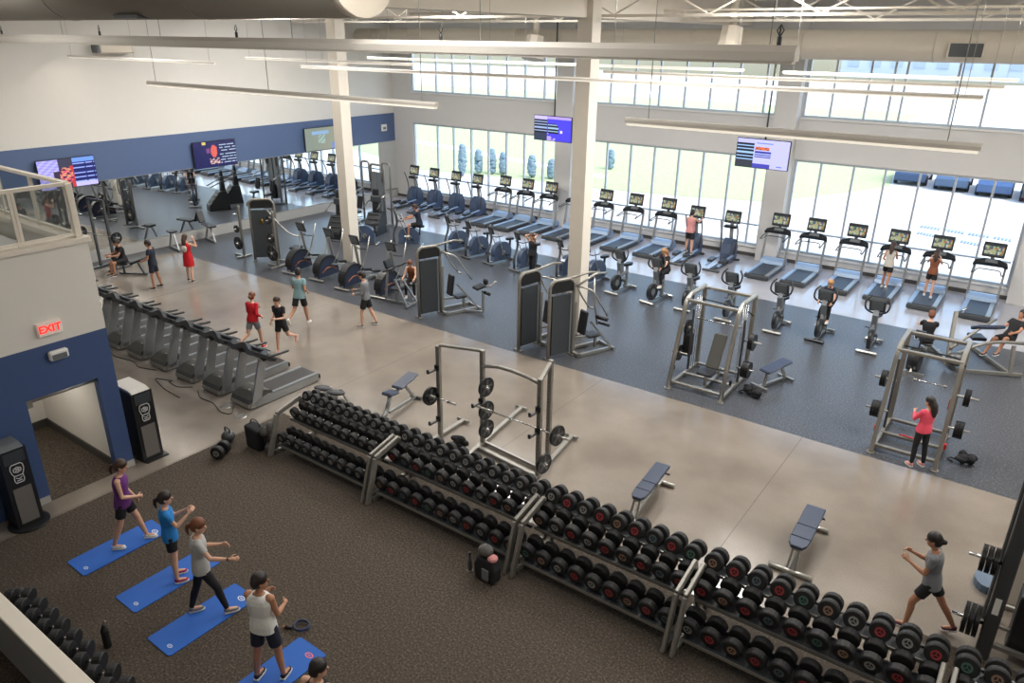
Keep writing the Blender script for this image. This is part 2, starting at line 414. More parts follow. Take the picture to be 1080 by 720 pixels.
person('woman in black tee jogging toward the row of grey treadmills',(-16.75,12.0,0),200,dict(L=(-20,3,45,0,0),R=(10,3,6),AL=(20,12,90,30),AR=(-10,12,80,10),head=(0,2),lean=5),'f',1.68,'f','brown','bun',('tee','black_cloth'),('shorts','black_cloth'),'dusty_pink_cloth')
# ------------------------------------------------------------------ cardio machines
def screen_mesh(w,h,fn,nx,ny,name,strength=1.0):
    vs=[];fs=[];cols=[]
    for j in range(ny+1):
        for i in range(nx+1): vs.append((w*(i/nx-.5),0,h*(j/ny-.5)))
    for j in range(ny):
        for i in range(nx):
            a=j*(nx+1)+i; fs.append((a,a+1,a+nx+2,a+nx+1)); cols.append(fn((i+.5)/nx,(j+.5)/ny))
    me=bpy.data.meshes.new(name); me.from_pydata(vs,[],fs)
    ca=me.color_attributes.new('picture','FLOAT_COLOR','CORNER')
    for k,p in enumerate(me.polygons):
        c=srgb(*cols[k])
        for l in p.loop_indices: ca.data[l].color=(*c,1)
    mn='screen_picture_%g'%strength
    m=MATS.get(mn)
    if not m:
        m=bpy.data.materials.new(mn); m.use_nodes=True; nt=m.node_tree; b=nt.nodes['Principled BSDF']
        at=nt.nodes.new('ShaderNodeVertexColor'); at.layer_name='picture'
        b.inputs['Base Color'].default_value=(.01,.01,.012,1); b.inputs['Roughness'].default_value=.15
        nt.links.new(at.outputs['Color'],b.inputs['Emission Color']); b.inputs['Emission Strength'].default_value=strength
        MATS[mn]=m
    me.materials.append(m); return me
def add_screen(w,h,fn,nx,ny,parent,loc,tilt=0,rz=0,strength=1.0,name='display'):
    o=bpy.data.objects.new(name,screen_mesh(w,h,fn,nx,ny,name,strength)); COL.objects.link(o); o.parent=parent
    o.location=loc; o.rotation_euler=(rad(tilt),0,rad(rz)); return o
def small_pic(u,v):
    r=random.random()
    if v<.12 or v>.9: return (60,66,70)
    if r<.3: return (196,200,150)
    if r<.5: return (120,150,120)
    if r<.62: return (200,140,90)
    if r<.8: return (90,110,140)
    return (225,225,215)
def make_treadmill():
    t=thing('treadmill','','treadmill')
    m=MB(); m.box((0,1.02,.11),(.80,2.04,.12),ch=.03)
    m.box((0,.03,.09),(.82,.08,.13),ch=.02); m.build('deck',dgrey,t)
    m=MB(); m.box((0,.83,.178),(.52,1.56,.02)); m.build('running_belt',belt,t)
    for s in(-1,1):
        m=MB(); m.box((s*.335,.83,.185),(.13,1.6,.035),ch=.012); m.build('side_rail',bluegrey if s<0 else silver,t)
    m=MB(); m.prism([(1.55,.17),(1.62,.30),(1.78,.36),(2.0,.34),(2.1,.22),(2.1,.06),(1.6,.06)],-.40,.40); m.build('motor_hood',bluegrey,t)
    for s in(-1,1):
        m=MB(); m.beam((s*.41,1.68,.10),(s*.40,1.95,1.20),.06,.12,(0,1,0),.015); m.build('upright',silver,t)
    m=MB()
    for s in(-1,1): m.path([(s*.40,1.25,1.10),(s*.41,1.5,1.15),(s*.38,1.95,1.20)],.022,8,.1)
    m.path([(-.36,1.30,1.09),(-.30,1.62,1.16),(.30,1.62,1.16),(.36,1.30,1.09)],.016,8,.12); m.build('handrail',gun,t)
    m=MB(); T=Matrix.Translation((0,1.93,1.27))@Matrix.Rotation(rad(35),4,'X')
    m.prism([(-.46,-.10),(-.42,.04),(-.20,.15),(.20,.15),(.42,.04),(.46,-.10),(.30,-.06),(-.30,-.06)],-.05,.05,'xy',T); c=m.build('console',black,t)
    m=MB(); m.prism([(-.16,-.02),(-.16,.10),(.16,.10),(.16,-.02)],.05,.07,'xy',T); m.build('key_panel',mgrey,c)
    m=MB(); m.beam((0,2.02,1.30),(0,2.05,1.52),.10,.05,(0,1,0)); m.build('screen_arm',gun,t)
    m=MB(); T=Matrix.Translation((0,2.06,1.66))@Matrix.Rotation(rad(-12),4,'X'); m.box((0,0,0),(.60,.06,.44),T,.02); sc=m.build('screen_housing',black,t)
    add_screen(.50,.34,small_pic,10,7,sc,(0,2.027,1.654),-12,0,.55)
    return t
def make_treadmill_grey():
    t=thing('treadmill','','treadmill')   # user end at y=0, front (motor) at y=2.1
    m=MB(); m.prism([(0,.05),(0,.17),(.06,.20),(1.45,.20),(1.6,.24),(2.1,.16),(2.15,.04),(1.5,.02),(.3,.02)],-.40,.40); m.build('deck',silver,t)
    m=MB(); m.box((0,.80,.206),(.54,1.5,.02)); m.build('running_belt',belt2,t)
    for s in(-1,1):
        m=MB(); m.box((s*.33,.80,.212),(.11,1.52,.03),ch=.01); m.build('side_rail',mgrey,t)
    m=MB(); m.box((0,.02,.14),(.84,.06,.12),ch=.02); m.build('rear_roller_cover',black,t)
    m=MB(); pr=[(1.42,.2),(1.50,.30),(1.66,.36),(1.9,.33),(2.10,.24),(2.16,.12),(1.45,.12)]; m.prism(pr,-.36,.36); 
    h=m.build('motor_hood',mat('olive_grey_plastic',srgb(68,68,64),.4,0,.08),t)
    m=MB(); m.ell((0,1.86,.345),(.05,.03,.012)); m.build('badge',steel,h)
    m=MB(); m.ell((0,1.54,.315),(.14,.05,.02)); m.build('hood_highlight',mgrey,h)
    m=MB(); m.prism([(-.42,2.02),(-.36,2.17),(.36,2.17),(.42,2.02)],.04,.14,'xy'); m.build('front_bumper',steel,t)
    for s in(-1,1):
        m=MB(); m.prism([(2.10,.08),(1.84,.08),(1.54,1.16),(1.74,1.20)],s*.37-.03,s*.37+.03); m.build('upright',silver,t)
    # wavy console hood: wide, swept toward the user
    m=MB(); n=12
    top=[];bot=[]
    for i in range(n+1):
        x=-.53+1.06*i/n; d=abs(x)/.53
        zc=1.27+.045*math.cos(x*11)-.09*d*d
        top.append((x,zc+.07*(1-.45*d*d))); bot.append((x,zc-.07*(1-.45*d*d)))
    T=Matrix.Translation((0,1.64,1.33))@Matrix.Rotation(rad(33),4,'X')@Matrix.Translation((0,0,-1.27))
    m.prism(top+bot[::-1],-.36,.30,'xz',T); c=m.build('console',black,t)
    m=MB(); m.box((0,.0,1.345),(.46,.30,.05),T,.01); m.build('control_panel',dgrey,c)
    m=MB(); T2=T; m.ell((0,.05,1.375),(.16,.07,.015),T=T2); m.build('display_lens',mgrey,c)
    for s in(-1,1):
        m=MB(); m.tube([(s*.46,1.68,1.20),(s*.47,1.42,1.22),(s*.44,1.10,1.18),(s*.43,.92,1.17)],[.05,.045,.032,.028],8); m.build('handlebar',black,t)
    m=MB(); m.path([(-.25,1.5,1.17),(-.2,1.22,1.19),(.2,1.22,1.19),(.25,1.5,1.17)],.018,8,.1); m.build('sensor_bar',gun,t)
    return t
def make_elliptical_tower():   # front-drive cross trainer with a screen and long foot rails
    t=thing('elliptical_trainer','','elliptical')
    m=MB(); m.box((0,.04,.05),(.62,.09,.08),ch=.02); m.box((0,1.95,.05),(.62,.09,.08),ch=.02); m.beam((0,.05,.07),(0,1.95,.07),.12,.08); m.build('base_frame',gun,t)
    for s in(-1,1):
        m=MB(); m.beam((s*.2,.10,.20),(s*.2,1.45,.30),.09,.05,ch=.01); m.build('foot_rail',bluegrey,t)
        m=MB(); m.prism([(.35,.25),(.38,.33),(.75,.35),(.78,.29)],s*.2-.09,s*.2+.09); m.build('foot_pedal',black,t)
    m=MB(); m.prism([(1.30,.08),(1.22,.4),(1.32,.72),(1.58,.88),(1.85,.80),(2.02,.5),(2.0,.08)],-.17,.17); m.build('drive_shell',slateshell,t)
    m=MB(); m.beam((0,1.72,.7),(0,1.62,1.45),.12,.09,(0,1,0),.02); m.build('mast',silver,t)
    for s in(-1,1):
        m=MB(); m.path([(s*.26,1.45,.35),(s*.28,1.52,.9),(s*.30,1.42,1.25),(s*.27,1.25,1.55)],.024,8,.15); m.build('moving_arm',gun,t)
    m=MB(); m.box((0,1.55,1.30),(.46,.22,.10),ch=.03); m.build('console',black,t)
    m=MB(); T=Matrix.Translation((0,1.65,1.62))@Matrix.Rotation(rad(-12),4,'X'); m.box((0,0,0),(.56,.06,.44),T,.02); sc=m.build('screen_housing',black,t)
    add_screen(.46,.34,small_pic,9,7,sc,(0,1.617,1.614),-12,0,.5)
    return t
def make_elliptical_shell():   # rear-drive elliptical; arched shell at y=0, mast at y=1.9
    t=thing('elliptical_trainer','','elliptical')
    m=MB(); m.box((0,.03,.05),(.70,.10,.08),ch=.02); m.box((0,1.85,.05),(.6,.10,.08),ch=.02); m.beam((0,.05,.10),(0,1.85,.10),.10,.08); m.build('base_frame',steel,t)
    pr=[(.08,.10)]+arc(.58,.36,.52,185,20,14,.48)+[(1.15,.10)]
    m=MB(); m.prism(pr,-.13,.13); sh=m.build('flywheel_shell',navyshell,t)
    m=MB(); o=arc(.58,.36,.55,190,25,14,.52); i=arc(.58,.36,.46,190,25,14,.42); m.prism(o+i[::-1],-.15,.15); m.build('shell_rim',black,sh)
    for s in(-1,1):
        m=MB(); m.tube([(s*.135,.25,.28),(s*.14,.5,.42),(s*.14,.8,.40),(s*.135,1.05,.25)],.012,6); m.build('trim_line',orange,sh)
        m=MB(); m.beam((s*.20,.70,.52),(s*.20,2.0,.22),.08,.06,ch=.01); m.build('foot_bar',silver,t)
        m=MB(); m.prism([(1.45,.36),(1.46,.42),(1.86,.34),(1.88,.26)],s*.23-.09,s*.23+.09); m.build('foot_pedal',black,t)
        m=MB(); m.path([(s*.22,.72,.50),(s*.28,1.0,.85),(s*.36,1.1,1.30),(s*.32,1.32,1.75)],.024,8,.15); m.build('moving_arm',steel,t)
    m=MB(); m.beam((0,1.10,.30),(0,.86,1.50),.10,.08,(0,1,0),.02); m.build('mast',silver,t)
    m=MB(); m.path([(-.24,1.28,1.26),(-.18,1.0,1.32),(.18,1.0,1.32),(.24,1.28,1.26)],.018,8); m.build('fixed_handle',black,t)
    m=MB(); T=Matrix.Translation((0,.86,1.66))@Matrix.Rotation(rad(20),4,'X'); m.box((0,0,0),(.42,.07,.40),T,.03); c=m.build('console',dgrey,t)
    m=MB(); m.box((0,.038,.01),(.32,.012,.26),T); m.build('display',lcd,c)
    m=MB(); m.box((0,-.038,.01),(.30,.012,.24),T); m.build('console_back_panel',mgrey,c)
    return t
def make_bike():   # upright bike: stabilizer and flywheel at y=0 (front), rider faces -y
    t=thing('exercise_bike','','exercise bike')
    m=MB(); m.box((0,0,.05),(.56,.10,.08),ch=.025); m.build('front_stabilizer',steel,t)
    m=MB(); m.box((0,1.15,.05),(.50,.09,.08),ch=.025); m.build('rear_stabilizer',steel,t)
    m=MB(); m.beam((0,.04,.08),(0,1.12,.08),.08,.06); m.beam((0,.30,.12),(0,.50,.95),.09,.08,(0,1,0),.02); m.beam((0,.40,.5),(0,.88,.62),.08,.07); m.beam((0,.88,.12),(0,.86,.80),.07,.07,(0,1,0)); m.build('frame',silver,t)
    m=MB(); m.cyl((-.045,.28,.34),(.045,.28,.34),.26,24); w=m.build('flywheel',black,t)
    m=MB(); m.cyl((-.055,.28,.34),(.055,.28,.34),.11,18); m.build('hub',mgrey,w)
    m=MB(); m.cyl((-.11,.62,.36),(.11,.62,.36),.05,14); m.beam((.12,.62,.36),(.12,.56,.20),.02,.03); m.beam((-.12,.62,.36),(-.12,.68,.52),.02,.03); m.box((.18,.56,.19),(.12,.09,.025)); m.box((-.18,.68,.53),(.12,.09,.025)); m.build('crank_and_pedals',gun,t)
    m=MB(); m.prism([(-.04,.70),(-.11,.98),(-.06,1.10),(.06,1.10),(.11,.98),(.04,.70)],.80,.88,'xy'); m.build('saddle',black,t)
    m=MB(); m.path([(-.20,.52,1.46),(-.31,.44,1.34),(-.30,.34,1.14),(-.12,.42,1.02),(.12,.42,1.02),(.30,.34,1.14),(.31,.44,1.34),(.20,.52,1.46)],.026,8,.12); m.build('handlebar',black,t)
    m=MB(); T=Matrix.Translation((0,.42,1.24))@Matrix.Rotation(rad(24),4,'X'); m.box((0,0,0),(.42,.08,.40),T,.03); c=m.build('console',dgrey,t)
    m=MB(); m.box((0,-.043,.01),(.31,.012,.27),T); m.build('console_back_panel',mgrey,c)
    m=MB(); m.prism([(.42,.62),(.34,.98),(.44,1.12),(.55,1.0),(.58,.66)],-.07,.07); m.build('neck_cover',mgrey,t)
    return t
def make_cross_bike():   # bike with a tall curved front mast and a big round-cornered drive shell
    t=thing('exercise_bike','','exercise bike')
    m=MB(); m.box((0,0,.05),(.62,.10,.08),ch=.025); m.build('front_stabilizer',gun,t)
    m=MB(); m.box((0,1.25,.05),(.5,.09,.08),ch=.025); m.beam((0,.04,.08),(0,1.25,.08),.08,.06); m.build('base_frame',steel,t)
    m=MB(); m.tube(roundpath([(0,.02,.10),(0,.0,.55),(0,.20,.95),(0,.12,1.62)],.25,6),[.05]*20 if False else .045,10); m.build('front_mast',gun,t)
    pr=[(.22,.10)]+arc(.70,.42,.46,200,-5,16,.42)+[(1.12,.10)]
    m=MB(); m.prism(pr,-.11,.11); s_=m.build('drive_shell',slateshell,t)
    for s in(-1,1):
        m=MB(); m.cyl((s*.10,.72,.40),(s*.128,.72,.40),.10,20); m.build('hub_cap',steel,s_)
        m=MB(); m.tube([(s*.16,.55,.16),(s*.17,.62,.5),(s*.2,.45,.95),(s*.26,.30,1.35)],.02,8); m.build('moving_arm',steel,t)
        m=MB(); m.beam((s*.14,.72,.40),(s*.14,.72+s*.14,.30),.025,.03); m.box((s*.20,.72+s*.16,.29),(.12,.10,.03)); m.build('pedal',black,t)
    m=MB(); m.prism([(-.05,.98),(-.13,1.24),(-.06,1.36),(.06,1.36),(.13,1.24),(.05,.98)],.84,.92,'xy'); m.beam((0,1.15,.5),(0,1.18,.86),.06,.06,(0,1,0)); m.build('saddle',black,t)
    m=MB(); T=Matrix.Translation((0,.16,1.38))@Matrix.Rotation(rad(20),4,'X'); m.box((0,0,0),(.30,.07,.36),T,.03); c=m.build('console',dgrey,t)
    m=MB(); m.box((0,.038,.01),(.22,.012,.22),T); m.build('display',lcd,c)
    m=MB(); m.path([(-.28,.55,1.14),(-.22,.25,1.12),(.22,.25,1.12),(.28,.55,1.14)],.018,8); m.build('fixed_handle',black,t)
    return t

# ------------------------------------------------------------------ strength machines
def make_stack_tower(parent,x0=-.32,x1=.32,y=0,h=2.25,tone=None):
    # rounded silver loop frame, dark shroud, name-plate panel, weight stack
    m=MB(); pts=[(x0,y,.04),(x0,y,h-.16),(x0+.12,y,h),(x1-.12,y,h),(x1,y,h-.16),(x1,y,.04)]
    m.path(pts,.052,10,.10); m.box((x0,y,.02),(.12,.3,.04)); m.box((x1,y,.02),(.12,.3,.04)); m.build('tower_frame',tone or frameg,parent)
    m=MB(); m.box(((x0+x1)/2-.04,y,(h-.4)/2+.06),(x1-x0-.2,.10,h-.55)); m.build('shroud',dgrey,parent)
    m=MB(); m.box((x1-.12,y,(h-.4)/2+.06),(.05,.14,h-.55)); m.build('shroud_edge',mgrey,parent)
    m=MB(); m.prism([(x0+.04,h-.34),(x0+.04,h-.12),(x0+.15,h-.045),(x1-.15,h-.045),(x1-.04,h-.12),(x1-.04,h-.34)],y-.06,y+.06,'xz'); m.build('badge_panel',black,parent)
    m=MB()
    for k in range(12): m.box(((x0+x1)/2,y+.11,.16+k*.052),(x1-x0-.28,.12,.046))
    m.build('weight_stack',iron,parent)
    m=MB()
    for s in(-.1,.1): m.cyl(((x0+x1)/2+s,y+.11,.1),((x0+x1)/2+s,y+.11,h-.1),.012,8)
    m.build('guide_rod',chrome,parent)
def pad(mb,c,d,tilt=0,rz=0,ch=.03):
    T=Matrix.Translation(c)@Matrix.Rotation(rad(rz),4,'Z')@Matrix.Rotation(rad(tilt),4,'X'); mb.box((0,0,0),d,T,ch)
def turned(fn,parent,loc,rz):
    before=set(parent.children); fn()
    for o in parent.children:
        if o not in before: o.location=loc; o.rotation_euler=(0,0,rad(rz))
def make_press_machine(label):   # tower on the near side, press station beside it along +y
    t=thing('weight_machine',label,'weight machine')
    turned(lambda:make_stack_tower(t,-.40,.40,0,2.3),t,(0,.35,0),90)
    m=MB(); m.beam((-.28,.75,.06),(-.28,2.0,.06),.08,.08); m.beam((.28,.75,.06),(.28,2.0,.06),.08,.08); m.beam((-.4,2.0,.06),(.4,2.0,.06),.08,.08); m.beam((-.32,.8,.06),(.32,.8,.06),.08,.08)
    m.beam((0,.8,.5),(0,1.6,.42),.07,.07); m.beam((0,1.6,.06),(0,1.6,.45),.07,.07,(0,1,0)); m.beam((0,.82,.1),(0,.82,1.6),.07,.07,(0,1,0)); m.beam((.28,1.95,.1),(.26,1.2,1.0),.05,.05,(0,1,0)); m.build('base_frame',steel,t)
    m=MB(); pad(m,(0,1.45,.48),(.36,.42,.09)); m.build('seat',bvinyl,t)
    m=MB(); pad(m,(0,1.12,.92),(.34,.09,.70),-8); m.build('back_pad',bvinyl,t)
    for s in(-1,1):
        m=MB(); m.path([(s*.12,.7,2.12),(s*.40,1.1,2.0),(s*.46,1.4,1.5),(s*.44,1.65,1.15)],.026,8,.15); m.path([(s*.44,1.65,1.15),(s*.30,1.7,1.14)],.03,8); m.build('press_arm',steel,t)
    m=MB(); m.path([(0,.3,2.27),(.0,1.25,2.38),(0,1.6,2.32)],.035,8); m.build('top_boom',frameg,t)
    return t
def plate_mb(r=.225,th=.04,x=0,holes=True):
    m=MB(); m.lathe((x-th/2,0,0),(x+1,0,0),[(0,r*.35),(0.0,r*.82),(-.004,r*.86),(-.004,r),(th+.004,r),(th+.004,r*.86),(th,r*.82),(th,r*.35)],26); return m
PLATES={}
def plate(label,loc,rz=0,r=.225,th=.04,group=None,parts=True):   # disc whose axis is local x
    key=(r,th)
    if key not in PLATES:
        t=thing('weight_plate',label,'weight plate',loc,rz,group); d=plate_mb(r,th).build('disc',iron,t)
        m=MB(); m.cyl((-th/2-.01,0,0),(th/2+.01,0,0),r*.2,16); m.build('hub_ring',steel,t)
        m=MB(); st=[]
        for k in range(20):
            a=2*PI*k/20; q=r*(.80 if k%4 in(0,1) else .30); st.append((math.cos(a)*q,math.sin(a)*q))
        m.prism(st,-th/2-.003,th/2+.003,'yz'); m.build('spoke_web',gun,t)
        PLATES[key]=t; return t
    return dup(PLATES[key],loc,rz,label,group)
DB={}
def dumbbell(label,loc,tilt=0,rz=0,r=.11,ring='red',group=None):   # axis along local y
    key=(r,ring)
    if key not in DB:
        t=thing('dumbbell',label,'dumbbell',loc,rz,group)
        L=.11
        for s in(-1,1):
            m=MB(); a=s*.055; m.lathe((0,a,0),(0,a+s,0),[(0,r*.55),(.008,r*.93),(.022,r),(L,r),(L+.018,r*.9),(L+.02,r*.5)],18); hd=m.build('head',rubber,t)
            if s<0:
                m=MB(); m.cyl((0,a-(L+.019),0),(0,a-(L+.023),0),r*.28,14); m.build('hub',iron,hd)
                y=a-(L+.02); col={'red':srgb(150,52,56),'green':srgb(70,104,92),'white':srgb(140,140,138),'tan':srgb(140,112,94),'blue':srgb(84,98,106)}[ring]
                m=MB(); m.lathe((0,y,0),(0,y-1,0),[(0,r*.46),(.005,r*.46),(.005,r*.40),(.0015,r*.38),(.0015,r*.30)],18)
                for k in range(3):
                    T=Matrix.Translation((0,y-.003,0))@Matrix.Rotation(k*2*PI/3,4,'Y'); m.box((0,0,r*.18),(r*.10,.005,r*.30),T)
                m.build('emblem',mat(ring+'_emblem',col,.45,0,.1),hd)
        m=MB(); m.cyl((0,-.08,0),(0,.08,0),.017,12); m.build('handle',chrome,t)
        DB[key]=t; o=t
    else: o=dup(DB[key],loc,rz,label,group)
    o.location=loc; o.rotation_euler=(rad(tilt),0,rad(rz)); o['label']=label
    if group: o['group']=group
    return o
SKY=.5; SUN=1.8; EXPO=.4; FILL_W=330
# ------------------------------------------------------------------ setting
def nodes(name):
    m=bpy.data.materials.new(name); m.use_nodes=True; nt=m.node_tree; MATS[name]=m
    return m,nt,nt.nodes['Principled BSDF']
def N(nt,t,**k):
    n=nt.nodes.new('ShaderNode'+t)
    for a,b in k.items(): setattr(n,a,b)
    return n
def ramp(nt,src,stops):
    r=N(nt,'ValToRGB'); nt.links.new(src,r.inputs[0]); e=r.color_ramp.elements
    while len(e)<len(stops): e.new(.5)
    for i,(p,c) in enumerate(stops): e[i].position=p; e[i].color=(*c,1)
    return r.outputs[0]
def line_mask(nt,val,period,off,w):   # 1 on thin lines
    a=N(nt,'Math',operation='ADD'); a.inputs[1].default_value=-off; nt.links.new(val,a.inputs[0])
    b=N(nt,'Math',operation='PINGPONG'); b.inputs[1].default_value=period/2; nt.links.new(a.outputs[0],b.inputs[0])
    c=N(nt,'Math',operation='LESS_THAN'); c.inputs[1].default_value=w; nt.links.new(b.outputs[0],c.inputs[0]); return c.outputs[0]
def m_concrete():
    m,nt,b=nodes('polished_concrete'); g=N(nt,'NewGeometry'); P=g.outputs['Position']
    n1=N(nt,'TexNoise'); n1.inputs['Scale'].default_value=.6; n1.inputs['Detail'].default_value=5; nt.links.new(P,n1.inputs[0])
    n2=N(nt,'TexNoise'); n2.inputs['Scale'].default_value=45; n2.inputs['Detail'].default_value=2; nt.links.new(P,n2.inputs[0])
    c1=ramp(nt,n1.outputs[0],[(.3,srgb(122,113,103)),(.7,srgb(147,137,126))])
    c2=ramp(nt,n2.outputs[0],[(.35,(.85,.85,.85)),(.65,(1,1,1))])
    mx=N(nt,'Mix',data_type='RGBA',blend_type='MULTIPLY'); mx.inputs[0].default_value=1; nt.links.new(c1,mx.inputs[6]); nt.links.new(c2,mx.inputs[7])
    sp=N(nt,'SeparateXYZ'); nt.links.new(P,sp.inputs[0])
    l1=line_mask(nt,sp.outputs[0],5.2,-8.54,.006); l2=line_mask(nt,sp.outputs[1],5.6,10.2,.008)
    mm=N(nt,'Math',operation='MAXIMUM'); nt.links.new(l1,mm.inputs[0]); mm.inputs[1].default_value=0
    m2=N(nt,'Mix',data_type='RGBA'); nt.links.new(mm.outputs[0],m2.inputs[0]); nt.links.new(mx.outputs[2],m2.inputs[6]); m2.inputs[7].default_value=(*srgb(95,85,75),1)
    nt.links.new(m2.outputs[2],b.inputs['Base Color'])
    n3=N(nt,'TexNoise'); n3.inputs['Scale'].default_value=1.7; n3.inputs['Detail'].default_value=4; nt.links.new(P,n3.inputs[0])
    mr=N(nt,'MapRange'); mr.inputs[3].default_value=.10; mr.inputs[4].default_value=.24; nt.links.new(n3.outputs[0],mr.inputs[0]); nt.links.new(mr.outputs[0],b.inputs['Roughness'])
    b.inputs['Specular IOR Level'].default_value=.9
    return m
def m_speck(name,base,lo,hi,scale,rough,spec=.5,thr=(.56,.64)):
    m,nt,b=nodes(name); g=N(nt,'NewGeometry'); P=g.outputs['Position']
    n=N(nt,'TexNoise'); n.inputs['Scale'].default_value=scale; n.inputs['Detail'].default_value=2; nt.links.new(P,n.inputs[0])
    c=ramp(nt,n.outputs[0],[(.36,lo),(.44,base),(thr[0],base),(thr[1],hi)])
    nt.links.new(c,b.inputs['Base Color']); b.inputs['Roughness'].default_value=rough; b.inputs['Specular IOR Level'].default_value=spec
    bp=N(nt,'Bump'); bp.inputs['Strength'].default_value=.2; bp.inputs['Distance'].default_value=.004; nt.links.new(n.outputs[0],bp.inputs['Height']); nt.links.new(bp.outputs[0],b.inputs['Normal'])
    return m
conc=m_concrete()
graym=m_speck('speckled_rubber_floor',srgb(66,68,72),srgb(42,44,48),srgb(98,102,110),24,.34,.55)
carpm=m_speck('brown_patterned_carpet',srgb(76,68,60),srgb(60,53,47),srgb(104,94,82),30,.85,.2,(.54,.66))
strip=mat('window_side_floor',srgb(176,176,182),.16,0,.06,2,spec=1)  # base colour kept pale to carry part of the window glare
wallp=mat('off_white_wall_paint',srgb(224,220,213),.7,0,.02,3)
wallg=mat('light_grey_wall_paint',srgb(214,212,209),.7,0,.02,3)
bluep=mat('blue_wall_paint',srgb(60,82,126),.6,0,.04,6)
bandp=mat('slate_blue_band_paint',srgb(86,105,142),.6,0,.04,6)
basem=mat('grey_wall_base',srgb(170,168,164),.5,0,.05,8)
dbase=mat('dark_vinyl_base',srgb(70,68,66),.5,0,.05,8)
ceilm=mat('painted_roof_deck',srgb(232,224,210),.8,0,.03,3)
alu=mat('window_aluminium',srgb(196,204,212),.35,.4,.03,5)
def fl(x0,x1,y0,y1,m,top=0): struct('floor',MB().box(((x0+x1)/2,(y0+y1)/2,top-.1),(x1-x0,y1-y0,.2)),m)
fl(-13.7,6,-4,9.6,carpm); fl(-.35,6,9.6,10.9,carpm)
fl(-28.95,-13.7,-4,16,conc); fl(-13.7,-.35,9.6,16,conc); fl(-.35,6,10.9,16,conc)
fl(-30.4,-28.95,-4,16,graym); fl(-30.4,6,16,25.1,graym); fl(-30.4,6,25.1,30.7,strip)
# walls
YW=30.4
struct('wall_front',MB().box((-12.2,YW+.15,.225),(36.4,.3,.45)),wallg)
struct('wall_front',MB().box((-12.2,YW+.15,4.89),(36.4,.3,1.58)),wallg)
struct('wall_front',MB().box((-12.2,YW+.15,8.85),(36.4,.3,1.9)),wallg)
bays=[(-28.8,-19.45),(-18.35,-9.45),(-8.45,-.5)]
sol=[(-30.4,-28.8),(-19.45,-18.35),(-9.45,-8.45),(-.5,6)]
for a,b in sol:
    for z0,z1 in((.45,4.1),(5.68,7.9)): struct('wall_front',MB().box(((a+b)/2,YW+.15,(z0+z1)/2),(b-a,.3,z1-z0)),wallg)
for a,b in((-19.34,-18.45),(-9.35,-8.5),(-.45,.5)): struct('wall_front',MB().box(((a+b)/2,YW-.22,4.9),(b-a,.44,9.8)),wallg)
glass,nt,b=nodes('window_glass'); nt.nodes.remove(b)
tr=N(nt,'BsdfTransparent'); tr.inputs[0].default_value=(.93,.96,.97,1); gl=N(nt,'BsdfGlossy'); gl.inputs['Roughness'].default_value=.02
lw=N(nt,'Fresnel'); lw.inputs[0].default_value=1.45; ms=N(nt,'MixShader'); gb=N(nt,'NewGeometry'); fm=N(nt,'Math',operation='MULTIPLY_ADD'); fm.inputs[1].default_value=-1; fm.inputs[2].default_value=1; nt.links.new(gb.outputs['Backfacing'],fm.inputs[0]); fx=N(nt,'Math',operation='MULTIPLY'); nt.links.new(fm.outputs[0],fx.inputs[0]); nt.links.new(lw.outputs[0],fx.inputs[1]); nt.links.new(fx.outputs[0],ms.inputs[0]); nt.links.new(tr.outputs[0],ms.inputs[1]); nt.links.new(gl.outputs[0],ms.inputs[2])
nt.links.new(ms.outputs[0],nt.nodes['Material Output'].inputs[0])
def window(i,a,b,z0,z1,mull,rail=None):
    fr=MB(); y=YW+.12
    for z in(z0+.04,z1-.04): fr.box(((a+b)/2,y,z),(b-a,.12,.08))
    for x in(a+.04,b-.04): fr.box((x,y,(z0+z1)/2),(.08,.12,z1-z0-.16))
    f=tag(fr.build('window_%d'%i,alu),kind='structure')
    m=MB()
    for x in mull: m.box((x,y,(z0+z1)/2),(.07,.12,z1-z0-.16))
    m.build('mullion',alu,f)
    if rail:
        m=MB(); xs=[a+.08]+list(mull)+[b-.08]
        for p,q in zip(xs,xs[1:]): m.box(((p+q)/2,y,rail),(q-p-.07,.10,.06))
        m.build('transom',alu,f)
    m=MB(); m.box(((a+b)/2,y+.02,(z0+z1)/2),(b-a-.1,.012,z1-z0-.1)); m.build('pane',glass,f)
    m=MB(); m.box(((a+b)/2,YW-.03,z0-.03),(b-a,.10,.06)); m.build('window_sill',white,f)
ml=[[-27.1,-25.99,-24.8,-23.68,-22.55,-21.46,-20.35],[-16.83,-15.63,-14.48,-13.33,-12.22,-11.06,-9.98],[-7.45,-6.26,-5.15,-4.0,-2.86,-1.68]]
for i,(a,b) in enumerate(bays):
    window(i+1,a,b,.45,4.1,ml[i],1.3); window(i+4,a,b,5.68,7.9,ml[i] if i<2 else ml[2][:2]+[-5.48,-5.09,-3.49,-2.53])
for x0,x1 in((-30.2,-19.34),(-18.45,-9.35),(-8.5,-.45)): struct('baseboard_front',MB().box(((x0+x1)/2,YW-.02,.07),(x1-x0,.04,.14)),dbase)
struct('wall_left',MB().box((-30.4,13.2,4.9),(.4,34.4,9.8)),wallp)
struct('trim_1',MB().box((-30.18,15.2,3.79),(.04,30.4,1.46)),bandp)
struct('wall_right',MB().box((6.1,13.2,4.9),(.2,34.8,9.8)),wallp)
struct('wall_back',MB().box((-12.1,-4.1,4.9),(36.4,.2,9.8)),wallp)
